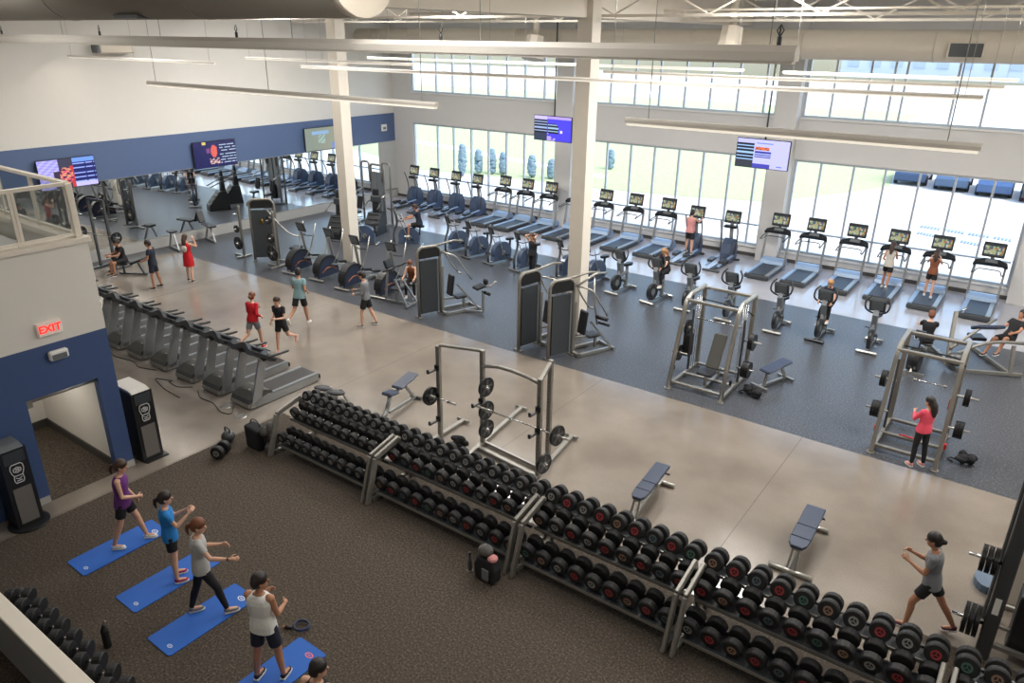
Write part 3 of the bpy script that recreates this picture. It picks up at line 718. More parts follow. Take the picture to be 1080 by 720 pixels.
# roof deck with ribs, joists, girder
m=MB(); m.box((-12.2,13.2,9.95),(36.8,35,.2)); 
for k in range(70): m.box((-30+k*.52,13.2,9.83),(.2,34.4,.05))
struct('ceiling',m,ceilm)
for i,y in enumerate((18.6,24)):
    m=MB(); m.box((-12.15,y,9.62),(35.9,.10,.09)); m.box((-12.15,y,8.95),(35.9,.10,.07))
    x=-29.8;k=0
    while x<4.5:
        z0,z1=(8.97,9.6) if k%2 else (9.6,8.97); m.beam((x,y,z0),(x+1.3,y,z1),.035,.035,(0,1,0)); x+=1.3;k+=1
    struct('trim_%d'%(i+2),m,ceilm)
m=MB(); m.box((-11.05,13.2,9.35),(.5,34.4,.9)); struct('trim_6',m,ceilm)
m=MB(); m.box((-21.5,13.2,9.35),(.3,34.4,.6)); struct('trim_7',m,ceilm)
# unseen light panels added under the roof to brighten the room
fill_glow=mat('roof_fill_panel',srgb(240,240,238),.6,emit=(1,.97,.92),estr=1.5)
k_=0
for x in (-24,-15.5,-6,2.5):
    for y in (5,13,19.8):
        t=tag(MB().box((x,y,9.76),(1.9,4.4,.10)).build('window_%d'%(7+k_),cream),kind='structure'); k_+=1  # numbered on from the windows, but an added light panel
        MB().box((x,y,9.70),(1.7,4.2,.02)).build('diffuser',fill_glow,t)
        ld=bpy.data.lights.new('roof_fill','AREA'); ld.shape='RECTANGLE'; ld.size=1.7; ld.size_y=4.2; ld.energy=FILL_W*{5:.2,13:.5,19.8:1.8}[y]; ld.color=(1,.98,.95)
        lo=bpy.data.objects.new('roof_fill_light',ld); COL.objects.link(lo); lo.parent=t; lo.location=(x,y,9.68)
# structural columns
for x,y in((-21.5,19.0),(-10.85,18.3),(.95,12.55)):
    t=tag(MB().box((x,y,4.9),(.45,.45,9.8)).build('trim_8',cream),kind='structure')
    MB().box((x,y,.05),(.56,.56,.10),ch=.02).build('column_base',steel if x>0 else dbase,t)
# corner block with doorway and upper gallery
X=-14.3
def wp(c,d,m,name='wall_gallery'): struct(name,MB().box(c,d),m)
def wseg(y0,y1,z0,z1,m): wp((X-.1,(y0+y1)/2,(z0+z1)/2),(.2,y1-y0,z1-z0),m)
wseg(-4,4.6,0,3.09,bluep); wseg(5.9,6.25,0,3.09,bluep); wseg(4.6,5.9,2.14,3.09,bluep); wseg(-4,6.25,3.09,4.82,wallp)
wp((-17.3,6.15,1.545),(5.6,.2,3.09),bluep); wp((-17.3,6.15,3.955),(5.6,.2,1.73),wallp); wp((-20.2,1.1,2.41),(.2,10.3,4.82),wallp)
wp((-17.3,1.0,4.42),(5.6,9.9,.16),wallg,'floor_gallery')
wp((X-.1,1.1,4.86),(.32,10.4,.09),cream,'trim_9'); wp((-17.4,6.14,4.86),(5.88,.32,.09),cream,'trim_10')
# vestibule behind the doorway
wp((-17.55,5.0,1.2),(.1,2.1,2.4),wallp,'wall_vestibule'); wp((-16.0,6.0,1.2),(3.0,.1,2.4),wallp,'wall_vestibule'); wp((-16.0,4.0,1.2),(3.0,.1,2.4),wallp,'wall_vestibule'); wp((-16.0,5.0,2.45),(3.1,2.1,.1),wallp,'ceiling_vestibule')
struct('floor_vestibule',MB().box((-15.9,5.0,.004),(3.2,2.0,.008)),carpm)
wp((-17.48,5.0,.1),(.03,1.9,.2),dbase,'baseboard_vestibule'); wp((-16.0,5.935,.1),(2.9,.03,.2),dbase,'baseboard_vestibule')
wp((X+.012,4.3,.07),(.024,.56,.14),basem,'baseboard_gallery'); wp((X+.012,6.08,.07),(.024,.34,.14),basem,'baseboard_gallery'); wp((X+.012,-.2,.07),(.024,7.4,.14),basem,'baseboard_gallery')
m=MB(); m.cyl((X-.1,4.62,2.08),(X-.1,5.88,2.08),.04,12); m.box((X-.1,4.66,2.05),(.12,.1,.16)); struct('door_1',m,steel)
ld=bpy.data.lights.new('vestibule_fill','AREA'); ld.size=.6; ld.energy=14; ld.color=(1,.93,.82)  # unseen fill light added to brighten the vestibule
lo=bpy.data.objects.new('vestibule_fill',ld); COL.objects.link(lo); lo.location=(-15.8,5.0,2.38)
# low half wall in the bottom left corner
struct('wall_half',MB().box((-10.4,2.44,.47),(7.6,.14,.94)),mat('grey_half_wall',srgb(120,120,120),.6,0,.08,8))
struct('trim_11',MB().box((-10.4,2.45,.965),(7.7,.22,.05),ch=.01),cream)
# mirror base
struct('baseboard_left',MB().box((-30.12,15.5,.20),(.16,29.6,.40)),basem)
# mirror
t=thing('wall_mirror','long frameless wall mirror below the blue band on the left wall','mirror',(-30.17,0,0))
mir,nt,b=nodes('mirror_silver'); b.inputs['Metallic'].default_value=1; b.inputs['Roughness'].default_value=.015; b.inputs['Base Color'].default_value=(.90,.94,.95,1)
ys=[6+k*3.05 for k in range(9)]
for a,b_ in zip(ys,ys[1:]): MB().box((0,(a+b_)/2,1.74),(.03,b_-a-.008,2.6)).build('mirror_panel',mir,t)
m=MB(); m.box((.0,18.2,.425),(.06,24.4,.03)); m.box((.0,18.2,3.052),(.05,24.4,.02)); m.build('mirror_channel',steel,t)
# gallery railing
t=thing('gallery_railing','cream-framed glass railing on top of the white corner block','railing',(X-.1,6.14,4.905))
rail=cream
def glassy():
    m,nt,b=nodes('railing_glass'); nt.nodes.remove(b)
    tr=N(nt,'BsdfTransparent'); tr.inputs[0].default_value=(.82,.84,.84,1); gl=N(nt,'BsdfGlossy'); gl.inputs['Roughness'].default_value=.05
    lw=N(nt,'Fresnel'); lw.inputs[0].default_value=1.5; ms=N(nt,'MixShader'); gb=N(nt,'NewGeometry'); fm=N(nt,'Math',operation='MULTIPLY_ADD'); fm.inputs[1].default_value=-1; fm.inputs[2].default_value=1; nt.links.new(gb.outputs['Backfacing'],fm.inputs[0]); fx=N(nt,'Math',operation='MULTIPLY'); nt.links.new(fm.outputs[0],fx.inputs[0]); nt.links.new(lw.outputs[0],fx.inputs[1]); nt.links.new(fx.outputs[0],ms.inputs[0]); nt.links.new(tr.outputs[0],ms.inputs[1]); nt.links.new(gl.outputs[0],ms.inputs[2])
    nt.links.new(ms.outputs[0],nt.nodes['Material Output'].inputs[0]); return m
rgl=glassy()
m=MB(); m.box((0,0,.49),(.12,.12,.98),ch=.01)
m.build('corner_post',rail,t)
for nm,ps in(('post',[(0,-.95),(0,-1.9),(0,-2.85),(0,-3.8),(-1.5,0),(-3.0,0),(-4.5,0)]),):
    for x,y in ps:
        m=MB(); m.box((x-.03*(y==0),y-.03*(x==0),.47),(.05,.05,.94)); m.box((x+.03*(y==0),y+.03*(x==0),.47),(.04,.05,.94)); m.build('post',rail,t)
m=MB(); m.box((0,-2.6,.98),(.10,5.1,.06)); m.box((0,-2.6,.06),(.08,5.1,.05)); m.build('side_rail',rail,t)
m=MB(); m.box((-2.8,0,.98),(5.5,.10,.06)); m.box((-2.8,0,.06),(5.5,.08,.05)); m.build('end_rail',rail,t)
m=MB(); m.box((0,-2.6,.52),(.012,5.0,.86)); m.build('glass_panel',rgl,t)
m=MB(); m.box((-2.8,0,.52),(5.4,.012,.86)); m.build('glass_panel',rgl,t)

# ------------------------------------------------------------------ lights, signs and screens
ledm=mat('lamp_diffuser',srgb(250,245,232),.6,emit=srgb(255,244,226),estr=.5)
housing=mat('lamp_housing',srgb(244,238,228),.5,0,.02)
def pendant(label,x0,x1,y,z=7.6,w=.065,h=.055,en=None,strip_=True):
    L=x1-x0; t=thing('pendant_light',label,'ceiling light',((x0+x1)/2,y,z),0,'linear pendant lights')
    m=MB(); m.prism([(-w/2,.0),(-w/2,h*.6),(-w/4,h),(w/4,h),(w/2,h*.6),(w/2,0)],-L/2,L/2); 
    m.build('housing',housing,t)
    m=MB(); m.box((0,0,-.012),(L-.04,w*.8,.022)); m.build('diffuser',ledm if strip_ else housing,t)
    n=max(2,int(L/3.2)+1)
    for k in range(n):
        x=-L/2+.25+(L-.5)*k/(n-1); m=MB(); m.cyl((x,0,h-.01),(x,0,9.79-z),.0045,6); m.build('cable',steel,t)
    if strip_:
        ld=bpy.data.lights.new('lamp','AREA'); ld.shape='RECTANGLE'; ld.size=L-.1; ld.size_y=.06; ld.energy=LAMP*L; ld.color=(1,.93,.82)
        lo=bpy.data.objects.new('lamp_light',ld); COL.objects.link(lo); lo.parent=t; lo.location=(0,0,-.03)
    return t
LAMP=5
for l,x0,x1,y in [
 ('slim linear pendant farthest left, high over the mirror wall side',-29.6,-20.7,13.6),
 ('slim linear pendant over the grey treadmills, the lowest one at the left',-12.9,-6.35,7.15),
 ('slim linear pendant ending at the left concrete column, second row from the window',-24.7,-16.4,17.5),
 ('longest slim linear pendant crossing in front of the white middle column',-17.2,-1.2,13.9),
 ('slim linear pendant of the row nearest the window wall, left one',-22.7,-7.75,21.6),
 ('slim linear pendant right of the middle column, second row from the window',-9.9,-1.2,17.5),
 ('slim linear pendant of the row nearest the window wall, right one',-6.5,-1.2,21.1),
 ('slim linear pendant crossing the right hanging television, the lowest at the right',-3.72,-.54,7.1)]:
    pendant(l,x0,x1,y)
t=pendant('thick grey-beige linear fixture running across the whole top left, nearest the viewer',-22,-2.06,7,8.23,.14,.13,strip_=False); t.children[0].data.materials[0]=mat('grey_beige_housing',srgb(150,142,130),.5); t.children[0].data.materials[0]
for k in range(6):
    m=MB(); x=-9.7+k*3.9; m.cyl((x,0,.12),(x,0,.20),.02,8); m.tube([(x,0,.20),(x-.03,0,.25),(x,0,.30),(x+.03,0,.25),(x,0,.20)],.006,6); m.build('hook',gun,t)
exm=mat('exit_sign_face',srgb(225,215,205),.5,emit=srgb(255,225,215),estr=.08)
redl=mat('exit_letter_red',srgb(230,30,30),.5,emit=srgb(255,40,30),estr=1.0)
t=thing('exit_sign','white lit exit sign with red letters above the blue paint of the corner block','sign',(X,5.25,3.40))
MB().box((.04,0,0),(.08,.42,.26),ch=.015).build('sign_box',exm,t)
def word(s,size,parent,m,T,name='lettering',depth=.004):
    cu=bpy.data.curves.new(name,'FONT'); cu.body=s; cu.size=size; cu.align_x='CENTER'; cu.align_y='CENTER'; cu.extrude=depth; cu.offset=.004
    o=bpy.data.objects.new(name,cu); COL.objects.link(o); dg=bpy.context.evaluated_depsgraph_get(); dg.update()
    me=bpy.data.meshes.new_from_object(o.evaluated_get(dg)); bpy.data.objects.remove(o)
    me.materials.clear(); me.materials.append(m); me.transform(T)
    o=bpy.data.objects.new(name,me); COL.objects.link(o); o.parent=parent; return o
# text plane XY -> faces +X, reading along +Y
TX=Matrix(((0,0,1,0),(1,0,0,0),(0,1,0,0),(0,0,0,1)))
word('EXIT',.19,t,redl,Matrix.Translation((.085,0,0))@TX)
t=thing('emergency_light','small white box fixture on the blue paint over the doorway','emergency light',(X-.004,5.30,2.86))
MB().box((.05,0,0),(.10,.34,.19),ch=.03).build('case',white,t); MB().box((.102,0,-.02),(.01,.26,.10),ch=.004).build('lens',mgrey,t)
t=thing('wall_notice','small white square box on the blue band near the window corner','wall box',(-30.16,29.55,3.8))
MB().box((.04,0,0),(.08,.42,.36),ch=.03).build('case',white,t); MB().box((.085,0,-.02),(.01,.2,.12)).build('print',mgrey,t)
# televisions
def clampn(a): return max(0,min(255,a))
def nz(u,v,s): return math.sin(u*s*7.1+v*s*3.3)*math.sin(v*s*9.7-u*s*2.1)
def pic_rider(u,v):
    if u<.36 and not(.25<u and v<.6):
        k=30*nz(u,v,5); return (clampn(165+k),clampn(160+k),clampn(235+k/2))
    if u<.6:
        if (u-.47)**2/.012+(v-.42)**2/.09<1: return (214,90+60*(nz(u,v,6)>0),110) if nz(u,v,4)<.3 else (90,40,80)
        if .54<u and v<.75: return (190,60,60)
        return (60,50,70) if v<.65 else (60,60,80)
    if v>.84: return (110,150,240)
    if v<.14: return (190,185,250)
    return (150,170,245) if int(v*26)%4==0 and nz(u,.3,9)<.7 else (34,38,100)
def pic_dark(u,v):
    if u>.6 and .12<v<.92: return (170,190,220) if int(v*26)%3==0 and nz(u,v,7)<.5 else (36,36,80)
    if (u-.47)**2/.006+(v-.62)**2/.06<1: return (220,96,84)
    if abs(u-.47)<.11 and .12<v<.34: return (220,180,170) if nz(u,v,6)>0 else (60,50,90)
    if .3<u<.38 and .55<v<.75: return (120,70,130)
    if v>.88 and .2<u<.3: return (220,200,110)
    return (30,28,84)
def pic_pale(u,v):
    if .2<u<.72 and .72<v<.84: return (140,175,215)
    if .4<u<.6 and .3<v<.7: return (165,190,180) if nz(u,v,5)>0 else (130,150,140)
    if u>.8 and v<.3: return (120,140,190)
    return (128+20*u,140+10*u,128)
def pic_map(u,v):
    if u<.35:
        if v>.86: return (190,180,250)
        if v<.28: return (50,60,80)
        return (150,170,210) if int(v*24)%3==0 else (34,34,44)
    if .37<u<.66 and .3<v<.72 and u<.50+.25*(1-abs(v-.4)*2):
        return (150,180,210) if int(v*24)%3==0 else (30,34,40)
    if v+u*.9<.55+.1*nz(u,v,4) or (v>.9) : return (170,150,240)
    if .7<u<.78 and .35<v<.45: return (220,210,190)
    return (74,66,232)
def pic_chart(u,v):
    if u<.33:
        if v>.86: return (180,180,250)
        if v<.26: return (56,60,70)
        return (150,185,230) if int(v*24)%3==0 else (30,34,42)
    if .36<u<.62 and .62<v<.74: return (206,110,60) if nz(u,v,9)<.4 else (120,60,90)
    if .36<u<.66 and .36<v<.6: return (60,64,150) if int(v*30)%3 else (170,180,240)
    if v<.14 and u<.66: return (70,70,170)
    if .38<u<.68 and .84<v<.9: return (110,130,220)
    if .8<u<.9 and .06<v<.12: return (90,110,230)
    return (184,184,246)
def tv(label,loc,rz,w,h,pic,s,arm):
    t=thing('television',label,'television',loc,rz)
    MB().box((0,0,0),(w,.07,h),ch=.012).build('bezel',black,t)
    add_screen(w-.05,h-.05,pic,48,27,t,(0,-.037,0),0,0,s,'picture')
    m=MB(); arm(m); m.build('bracket',gun,t); return t
wa=lambda m:(m.box((0,.06,0),(.3,.10,.3)))
tv('flat television on the blue band at far left showing a pink rider picture',(-30.02,12.93,3.53),90,2.1,1.10,pic_rider,1.0,wa)
tv('flat television on the blue band showing a dark navy picture with a small red figure',(-30.02,19.15,3.56),90,2.1,1.12,pic_dark,.9,wa)
tv('flat television on the blue band just left of the column showing a pale green picture',(-30.02,25.1,3.65),90,2.1,1.12,pic_pale,.8,wa)
def ha(m):
    m.cyl((0,.1,.5),(0,.1,4.2),.03,10); m.box((0,.07,.1),(.5,.06,.3))
tv('television hanging before the windows with a deep blue picture, left of the middle column',(-17.55,27.0,4.88),-3,1.95,1.03,pic_map,1.1,ha)
tv('flat television hanging before the window wall with a pale lavender picture, at the right',(-8.65,27.0,4.66),-3,1.95,1.03,pic_chart,1.1,ha)
# ducts
ductm=mat('duct_paint',srgb(150,144,134),.5,.1,.03,6); ductw=mat('light_duct_paint',srgb(222,212,195),.6,0,.03,6)
t=thing('ventilation_duct','large grey-beige round duct filling the top left corner','duct',(-14,6.9,9.16))
m=MB(); m.cyl((-13,0,0),(6.6,0,0),.56,40); 
m.build('tube',ductm,t)
for x in(-6.5,-4.6,-.5,3.5):
    m=MB(); m.cyl((x,0,0),(x+.04,0,0),.568,40); m.build('seam',ductm,t)
m=MB(); m.cyl((6.6,0,0),(6.75,0,0),.56,40); m.build('end_cap',ductw,t)
m=MB(); m.box((1.8,-.2,-.52),(.7,.25,.05)); m.build('grille',gun,t)
t=thing('ventilation_duct','long light round duct along the top of the window wall','duct',(-12,27.9,8.28))
m=MB(); m.cyl((-17.8,0,0),(17.8,0,0),.47,36); m.build('tube',ductw,t)
for k in range(9):
    m=MB(); x=-16+k*4; m.cyl((x,0,0),(x+.05,0,0),.48,36); m.build('seam',ductw,t)
m=MB(); m.box((8.9,-.46,-.10),(1.0,.16,.44),ch=.01); g=m.build('grille_box',ductw,t)
m=MB()
for k in range(9): m.box((8.9,-.545,-.28+k*.045),(.86,.012,.022))
m.build('louvre',gun,g)
m=MB(); m.box((8.9,-.542,-.10),(.88,.008,.36)); m.build('grille_back',dgrey,g)
for i,(x,y,z,l) in enumerate([(-9.2,24.2,8.3,'octagonal cream air nozzle hanging left of the right duct end'),(-17.4,25.4,8.0,'octagonal cream air nozzle above the window left of the middle column')]):
    t=thing('air_nozzle',l,'air diffuser',(x,y,z))
    m=MB(); m.lathe((0,0,.45),(0,-.25,-.6),[(0,.34),(.45,.36),(.75,.46),(.85,.46)],8); m.build('nozzle',ductw,t)
    m=MB(); m.cyl((0,0,.4),(0,0,9.80-z),.12,12); m.build('drop_pipe',ductw,t)
t=thing('wall_unit','small cream box unit high on the left wall above the leftmost pendant','wall unit',(-30.2,15.5,7.85))
MB().box((.25,0,0),(.5,1.3,.32),ch=.04).build('case',ductw,t); MB().box((.25,-.7,0),(.46,.08,.28)).build('end_panel',mgrey,t)
# sprinkler pipes
for i,(y,z) in enumerate(((10,9.5),(14,9.35),(18,9.4),(22.6,9.2))):
    m=MB(); m.cyl((-30.1,y,z),(5.9,y,z),.035,10)
    for k in range(8): m.cyl((-28+k*4.4,y,z),(-28+k*4.4,y,z-.12),.015,6)
    tag(m.build('sprinkler_pipe',ductw),['thin cream sprinkler pipe closest to the viewer under the roof','thin cream sprinkler pipe over the longest pendant','thin cream sprinkler pipe over the second pendant row','thin cream sprinkler pipe nearest the window wall duct'][i],'pipe')

# ------------------------------------------------------------------ outside
grass=mat('sunlit_grass',srgb(168,176,128),.9,0,.25,3); pave=mat('pale_paving',srgb(205,200,192),.9,0,.06,2); road=mat('pale_asphalt',srgb(190,190,192),.9,0,.06,2)
struct('ground_paving',MB().box((-20,115,-.16),(420,168.4,.2)),pave)
lawn=[(-130,44),(-38,37.5),(-30,39.2),(-22.3,39.8),(-17.4,40.8),(-12.97,42.3),(-11.6,45),(-9.7,49),(-8.4,52),(-9.5,60),(-14,75),(-16,110),(-130,110)]
m=MB(); m.prism(lawn,-.08,-.03,'xy'); struct('ground_lawn',m,grass)
m=MB(); m.prism([(-90,57),(-38.5,46.4),(-30.6,44.4),(-24,42.8),(-24,43.9),(-30.6,45.5),(-38.5,47.6),(-90,59)],-.029,-.02,'xy'); struct('ground_path',m,pave)
pv=mat('blue_grey_paver',srgb(120,140,165),.8,0,.1)
m=MB()
for k in range(26):
    if k%7!=6: m.box((-4.85+k*.15,41.2-k*.02,-.045),(.10,.55,.03)); m.box((-4.75+k*.135,39.6-k*.04,-.045),(.09,.5,.03))
struct('ground_pavers',m,pv)
leafm=mat('washed_foliage',srgb(112,134,146),.8,0,.25,12,.5)  # foliage colour paled and blued to imitate washed-out daylight
SH=[(-31.5,37.8,'first'),(-31.37,39.3,''),(-30.46,39.6,''),(-29.75,39.9,''),(-27.6,40.1,''),(-26.4,40.6,''),(-25.3,46.4,'')]
for i,(x,y,_) in enumerate(SH):
    h=[2.0,1.5,1.6,1.4,1.4,1.2,1.3][i]; m=MB(); rnd=random.Random(i)
    for k in range(60):
        z=h*(.12+.86*k/60); rr=.30*math.sin(PI*min(1,.18+.8*k/60))**.6; a=rnd.random()*6.28
        m.ell((math.cos(a)*rr*.5,math.sin(a)*rr*.5,z),(.17,.17,.14),7,5)
    t=thing('shrub','','shrub',(x,y,-.04),0,'shrubs outside the left windows'); m.build('foliage',leafm,t); MB().cyl((0,0,0),(0,0,.3),.04,8).build('stem',mat('bark',srgb(80,66,54),.9),t)
    t['label']=['tall dark upright shrub outside, the leftmost through the windows','second dark upright shrub from the left outside on the lawn','third dark upright shrub from the left outside on the lawn','fourth dark upright shrub from the left outside on the lawn','dark upright shrub outside, behind the left hanging television','dark upright shrub outside nearest the left window pillar','lone dark shrub outside, right of the middle column'][i]
def make_car(col,label,loc,rz,group='parked cars outside'):
    t=thing('car',label,'car',loc,rz,group)
    body=[(-2.2,.35),(-2.25,.75),(-1.9,.95),(1.3,.95),(2.15,.82),(2.25,.5),(2.2,.3),(-2.1,.28)]
    MB().prism(body,-.88,.88,'xz').build('body',mat('car_paint_'+col[0],srgb(*col[1]),.3,.3,.03),t)
    MB().prism([(-1.75,.93),(-1.2,1.42),(.35,1.45),(1.15,.95)],-.78,.78,'xz').build('cabin_glass',mat('car_glass',srgb(50,62,78),.15),t)
    for x in(-1.4,1.4):
        for y in(-.85,.85): MB().cyl((x,y-.1,.32),(x,y+.1,.32),.32,16).build('wheel',rubber,t)
    return t
for i,(c,x,y) in enumerate([(('navy',(60,80,110)),-7.6,55.2),(('slate',(80,100,125)),-5.2,54.6),(('blue',(70,94,130)),-2.9,54.0),(('dark',(60,66,76)),-.6,53.4),(('silver',(170,176,184)),2.0,53)]):
    make_car(c,['navy parked car outside, leftmost of the row seen at the window top','slate car parked second from the left outside','blue car parked third from the left outside','dark car parked fourth from the left outside','silver car parked at the right end of the row outside'][i],(x,y,-.06),92)
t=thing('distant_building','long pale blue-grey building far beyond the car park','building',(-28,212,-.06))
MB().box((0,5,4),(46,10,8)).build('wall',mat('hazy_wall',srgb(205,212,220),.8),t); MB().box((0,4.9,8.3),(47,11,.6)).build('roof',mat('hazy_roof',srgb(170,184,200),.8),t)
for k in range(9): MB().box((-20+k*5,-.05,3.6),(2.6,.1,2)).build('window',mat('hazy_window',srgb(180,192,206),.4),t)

# world, sun, camera
w=bpy.data.worlds.new('sky'); SC.world=w; w.use_nodes=True; nt=w.node_tree; bg=nt.nodes['Background']
sky=nt.nodes.new('ShaderNodeTexSky'); sky.sky_type='NISHITA'; sky.sun_disc=False; sky.sun_elevation=rad(55); sky.sun_rotation=rad(100); sky.air_density=1.2; sky.dust_density=2
nt.links.new(sky.outputs[0],bg.inputs[0]); bg.inputs[1].default_value=SKY
sd=bpy.data.lights.new('sun','SUN'); sd.energy=SUN; sd.angle=rad(.6); sd.color=(1,.96,.88)
so=bpy.data.objects.new('sun',sd); COL.objects.link(so); so.rotation_euler=V((-.6,.12,-.8)).to_track_quat('-Z','Y').to_euler()
cd=bpy.data.cameras.new('camera'); cam=bpy.data.objects.new('camera',cd); COL.objects.link(cam); SC.camera=cam
f_,yaw,pit,rol=782.301,-.6266033,.3888577,-.0109375
cd.sensor_width=36; cd.lens=f_/1080*36; cd.clip_start=.05; cd.clip_end=600
fw=V((math.sin(yaw)*math.cos(pit),math.cos(yaw)*math.cos(pit),-math.sin(pit))); rt=V((math.cos(yaw),-math.sin(yaw),0)); dn=fw.cross(rt)
r_=rt*math.cos(rol)+dn*math.sin(rol); d_=-rt*math.sin(rol)+dn*math.cos(rol)
Mx=Matrix((r_,-d_,-fw)).transposed().to_4x4(); Mx.translation=(0,0,8.4); cam.matrix_world=Mx
SC.view_settings.view_transform='Standard'; SC.view_settings.look='None'; SC.view_settings.gamma=1; SC.view_settings.use_curve_mapping=False
SC.view_settings.exposure=EXPO
SC.cycles.max_bounces=7; SC.cycles.diffuse_bounces=4; SC.cycles.glossy_bounces=4; SC.cycles.transparent_max_bounces=12; SC.cycles.caustics_reflective=False; SC.cycles.caustics_refractive=False
SC.cycles.sample_clamp_indirect=6
# ------------------------------------------------------------------ window-side cardio row
PX=-1
tm=make_treadmill(); first=[True]
TW=[(-22.2,'first treadmill after the four cross trainers at the far left of the window row'),(-20.85,'window-row treadmill second from the cross trainers at the far left'),(-19.5,'window-row treadmill just left of the left wall pillar'),(-18.05,'window-row treadmill in front of the left wall pillar'),
(-16.55,'window-row treadmill seen right beside the middle column'),(-15.05,'window-row treadmill second to the right of the middle column'),(-13.5,'empty window-row treadmill just left of the man on the cross trainer'),
(-8.5,'empty treadmill by the right wall pillar under the lavender television'),(-7.15,'empty treadmill second right of the right wall pillar'),(-5.68,'empty treadmill directly left of the woman in the stone vest'),
(-4.25,'treadmill by the window carrying the woman in the stone vest'),(-2.85,'treadmill by the window carrying the woman in brown and black'),(-1.3,'empty treadmill nearest the right end of the window wall')]
for i,(x,l) in enumerate(TW):
    x+=.38 if x<-13 else .15
    if i==0: tm.scale=(1.12,1.10,1.14)
    if i==0: tm.location=(x,27.2,0); tm['label']=l; tm['group']='treadmills facing the window wall'
    else: dup(tm,(x,27.2,0),0,l,'treadmills facing the window wall')
et=make_elliptical_tower()
EW=[(-27.6,27.3,'cross trainer in the far corner, leftmost machine of the window row'),(-26.2,27.3,'cross trainer second from the far corner in the window row'),(-24.7,27.3,'cross trainer third from the far corner in the window row'),(-23.3,27.3,'cross trainer beside the leftmost window treadmill'),
(-11.6,27.1,'cross trainer by the window ridden by the man in dusty pink'),(-10.1,27.1,'empty cross trainer just left of the right wall pillar')]
for i,(x,y,l) in enumerate(EW):
    if i==0: et.scale=(1.15,1.12,1.14)
    if i==0: et.location=(x,y,0); et['label']=l; et['group']='cross trainers facing the window wall'
    else: dup(et,(x,y,0),0,l,'cross trainers facing the window wall')
# ------------------------------------------------------------------ grey treadmill row at the left
tg=make_treadmill_grey()
for i,x in enumerate((-14.82,-16.05,-17.25,-18.5,-19.7,-20.9,-22.1,-23.3)):
    l=['grey treadmill nearest the dumbbell racks, fully visible at the end of its row','second grey treadmill from the dumbbell rack end of the row','third grey treadmill from the dumbbell rack end of the row','fourth grey treadmill from the dumbbell rack end of the row','fifth grey treadmill from the dumbbell rack end of the row','sixth grey treadmill from the dumbbell rack end of the row','seventh grey treadmill, last but one toward the mirror','grey treadmill farthest from the dumbbells, nearest the mirror'][i]
    if i==0: tg.location=(x,11.35,0); tg.rotation_euler=(0,0,PI); tg['label']=l; tg['group']='grey treadmills in the near row'
    else: dup(tg,(x,11.35,0),180,l,'grey treadmills in the near row')
# cables on the floor
for i,(pts,l) in enumerate([([(-14.9,9.05),(-14.6,8.8),(-14.9,8.7),(-15.5,8.9),(-16.0,8.85),(-16.4,9.05)],'black power cord on the floor before the nearest grey treadmills'),
 ([(-16.7,9.1),(-17.0,8.85),(-17.5,8.9),(-17.4,9.0),(-18.0,8.8),(-17.2,8.6),(-16.4,8.55)],'black power cord looping before the third and fourth grey treadmills'),
 ([(-18.4,9.1),(-19.0,8.9),(-19.4,9.05),(-20.2,8.9),(-20.8,9.05)],'black power cord before the fifth and sixth grey treadmills')]):
    m=MB(); m.tube(roundpath([(x,y,.012) for x,y in pts],.15,4),.010,6); tag(m.build('extension_cord',rubber),l,'cord')
for x,y,l in((-14.37,8.9,'round metal floor outlet cover in front of the nearest grey treadmill'),(-15.1,9.0,'round floor outlet cover beside the power cord')):
    m=MB(); m.lathe((x,y,0),(x,y,1),[(0,.14),(.012,.13),(.014,.10)],24); tag(m.build('floor_outlet',steel),l,'floor outlet')
# ------------------------------------------------------------------ ellipticals with arched shells
es=make_elliptical_shell()
for i,(x,y) in enumerate(((-22.7,16.85),(-21.2,16.9),(-19.65,16.75),(-18.0,16.9))):
    l=['arched-shell elliptical nearest the weight machine at the left','arched-shell elliptical second from the left, before the left column','arched-shell elliptical third from the left, just right of the left column','arched-shell elliptical nearest the middle weight machine'][i]
    if i==0: es.location=(x,y,0); es.rotation_euler=(0,0,rad(6)); es['label']=l; es['group']='ellipticals along the edge of the rubber floor'
    else: dup(es,(x,y,0),6,l,'ellipticals along the edge of the rubber floor')
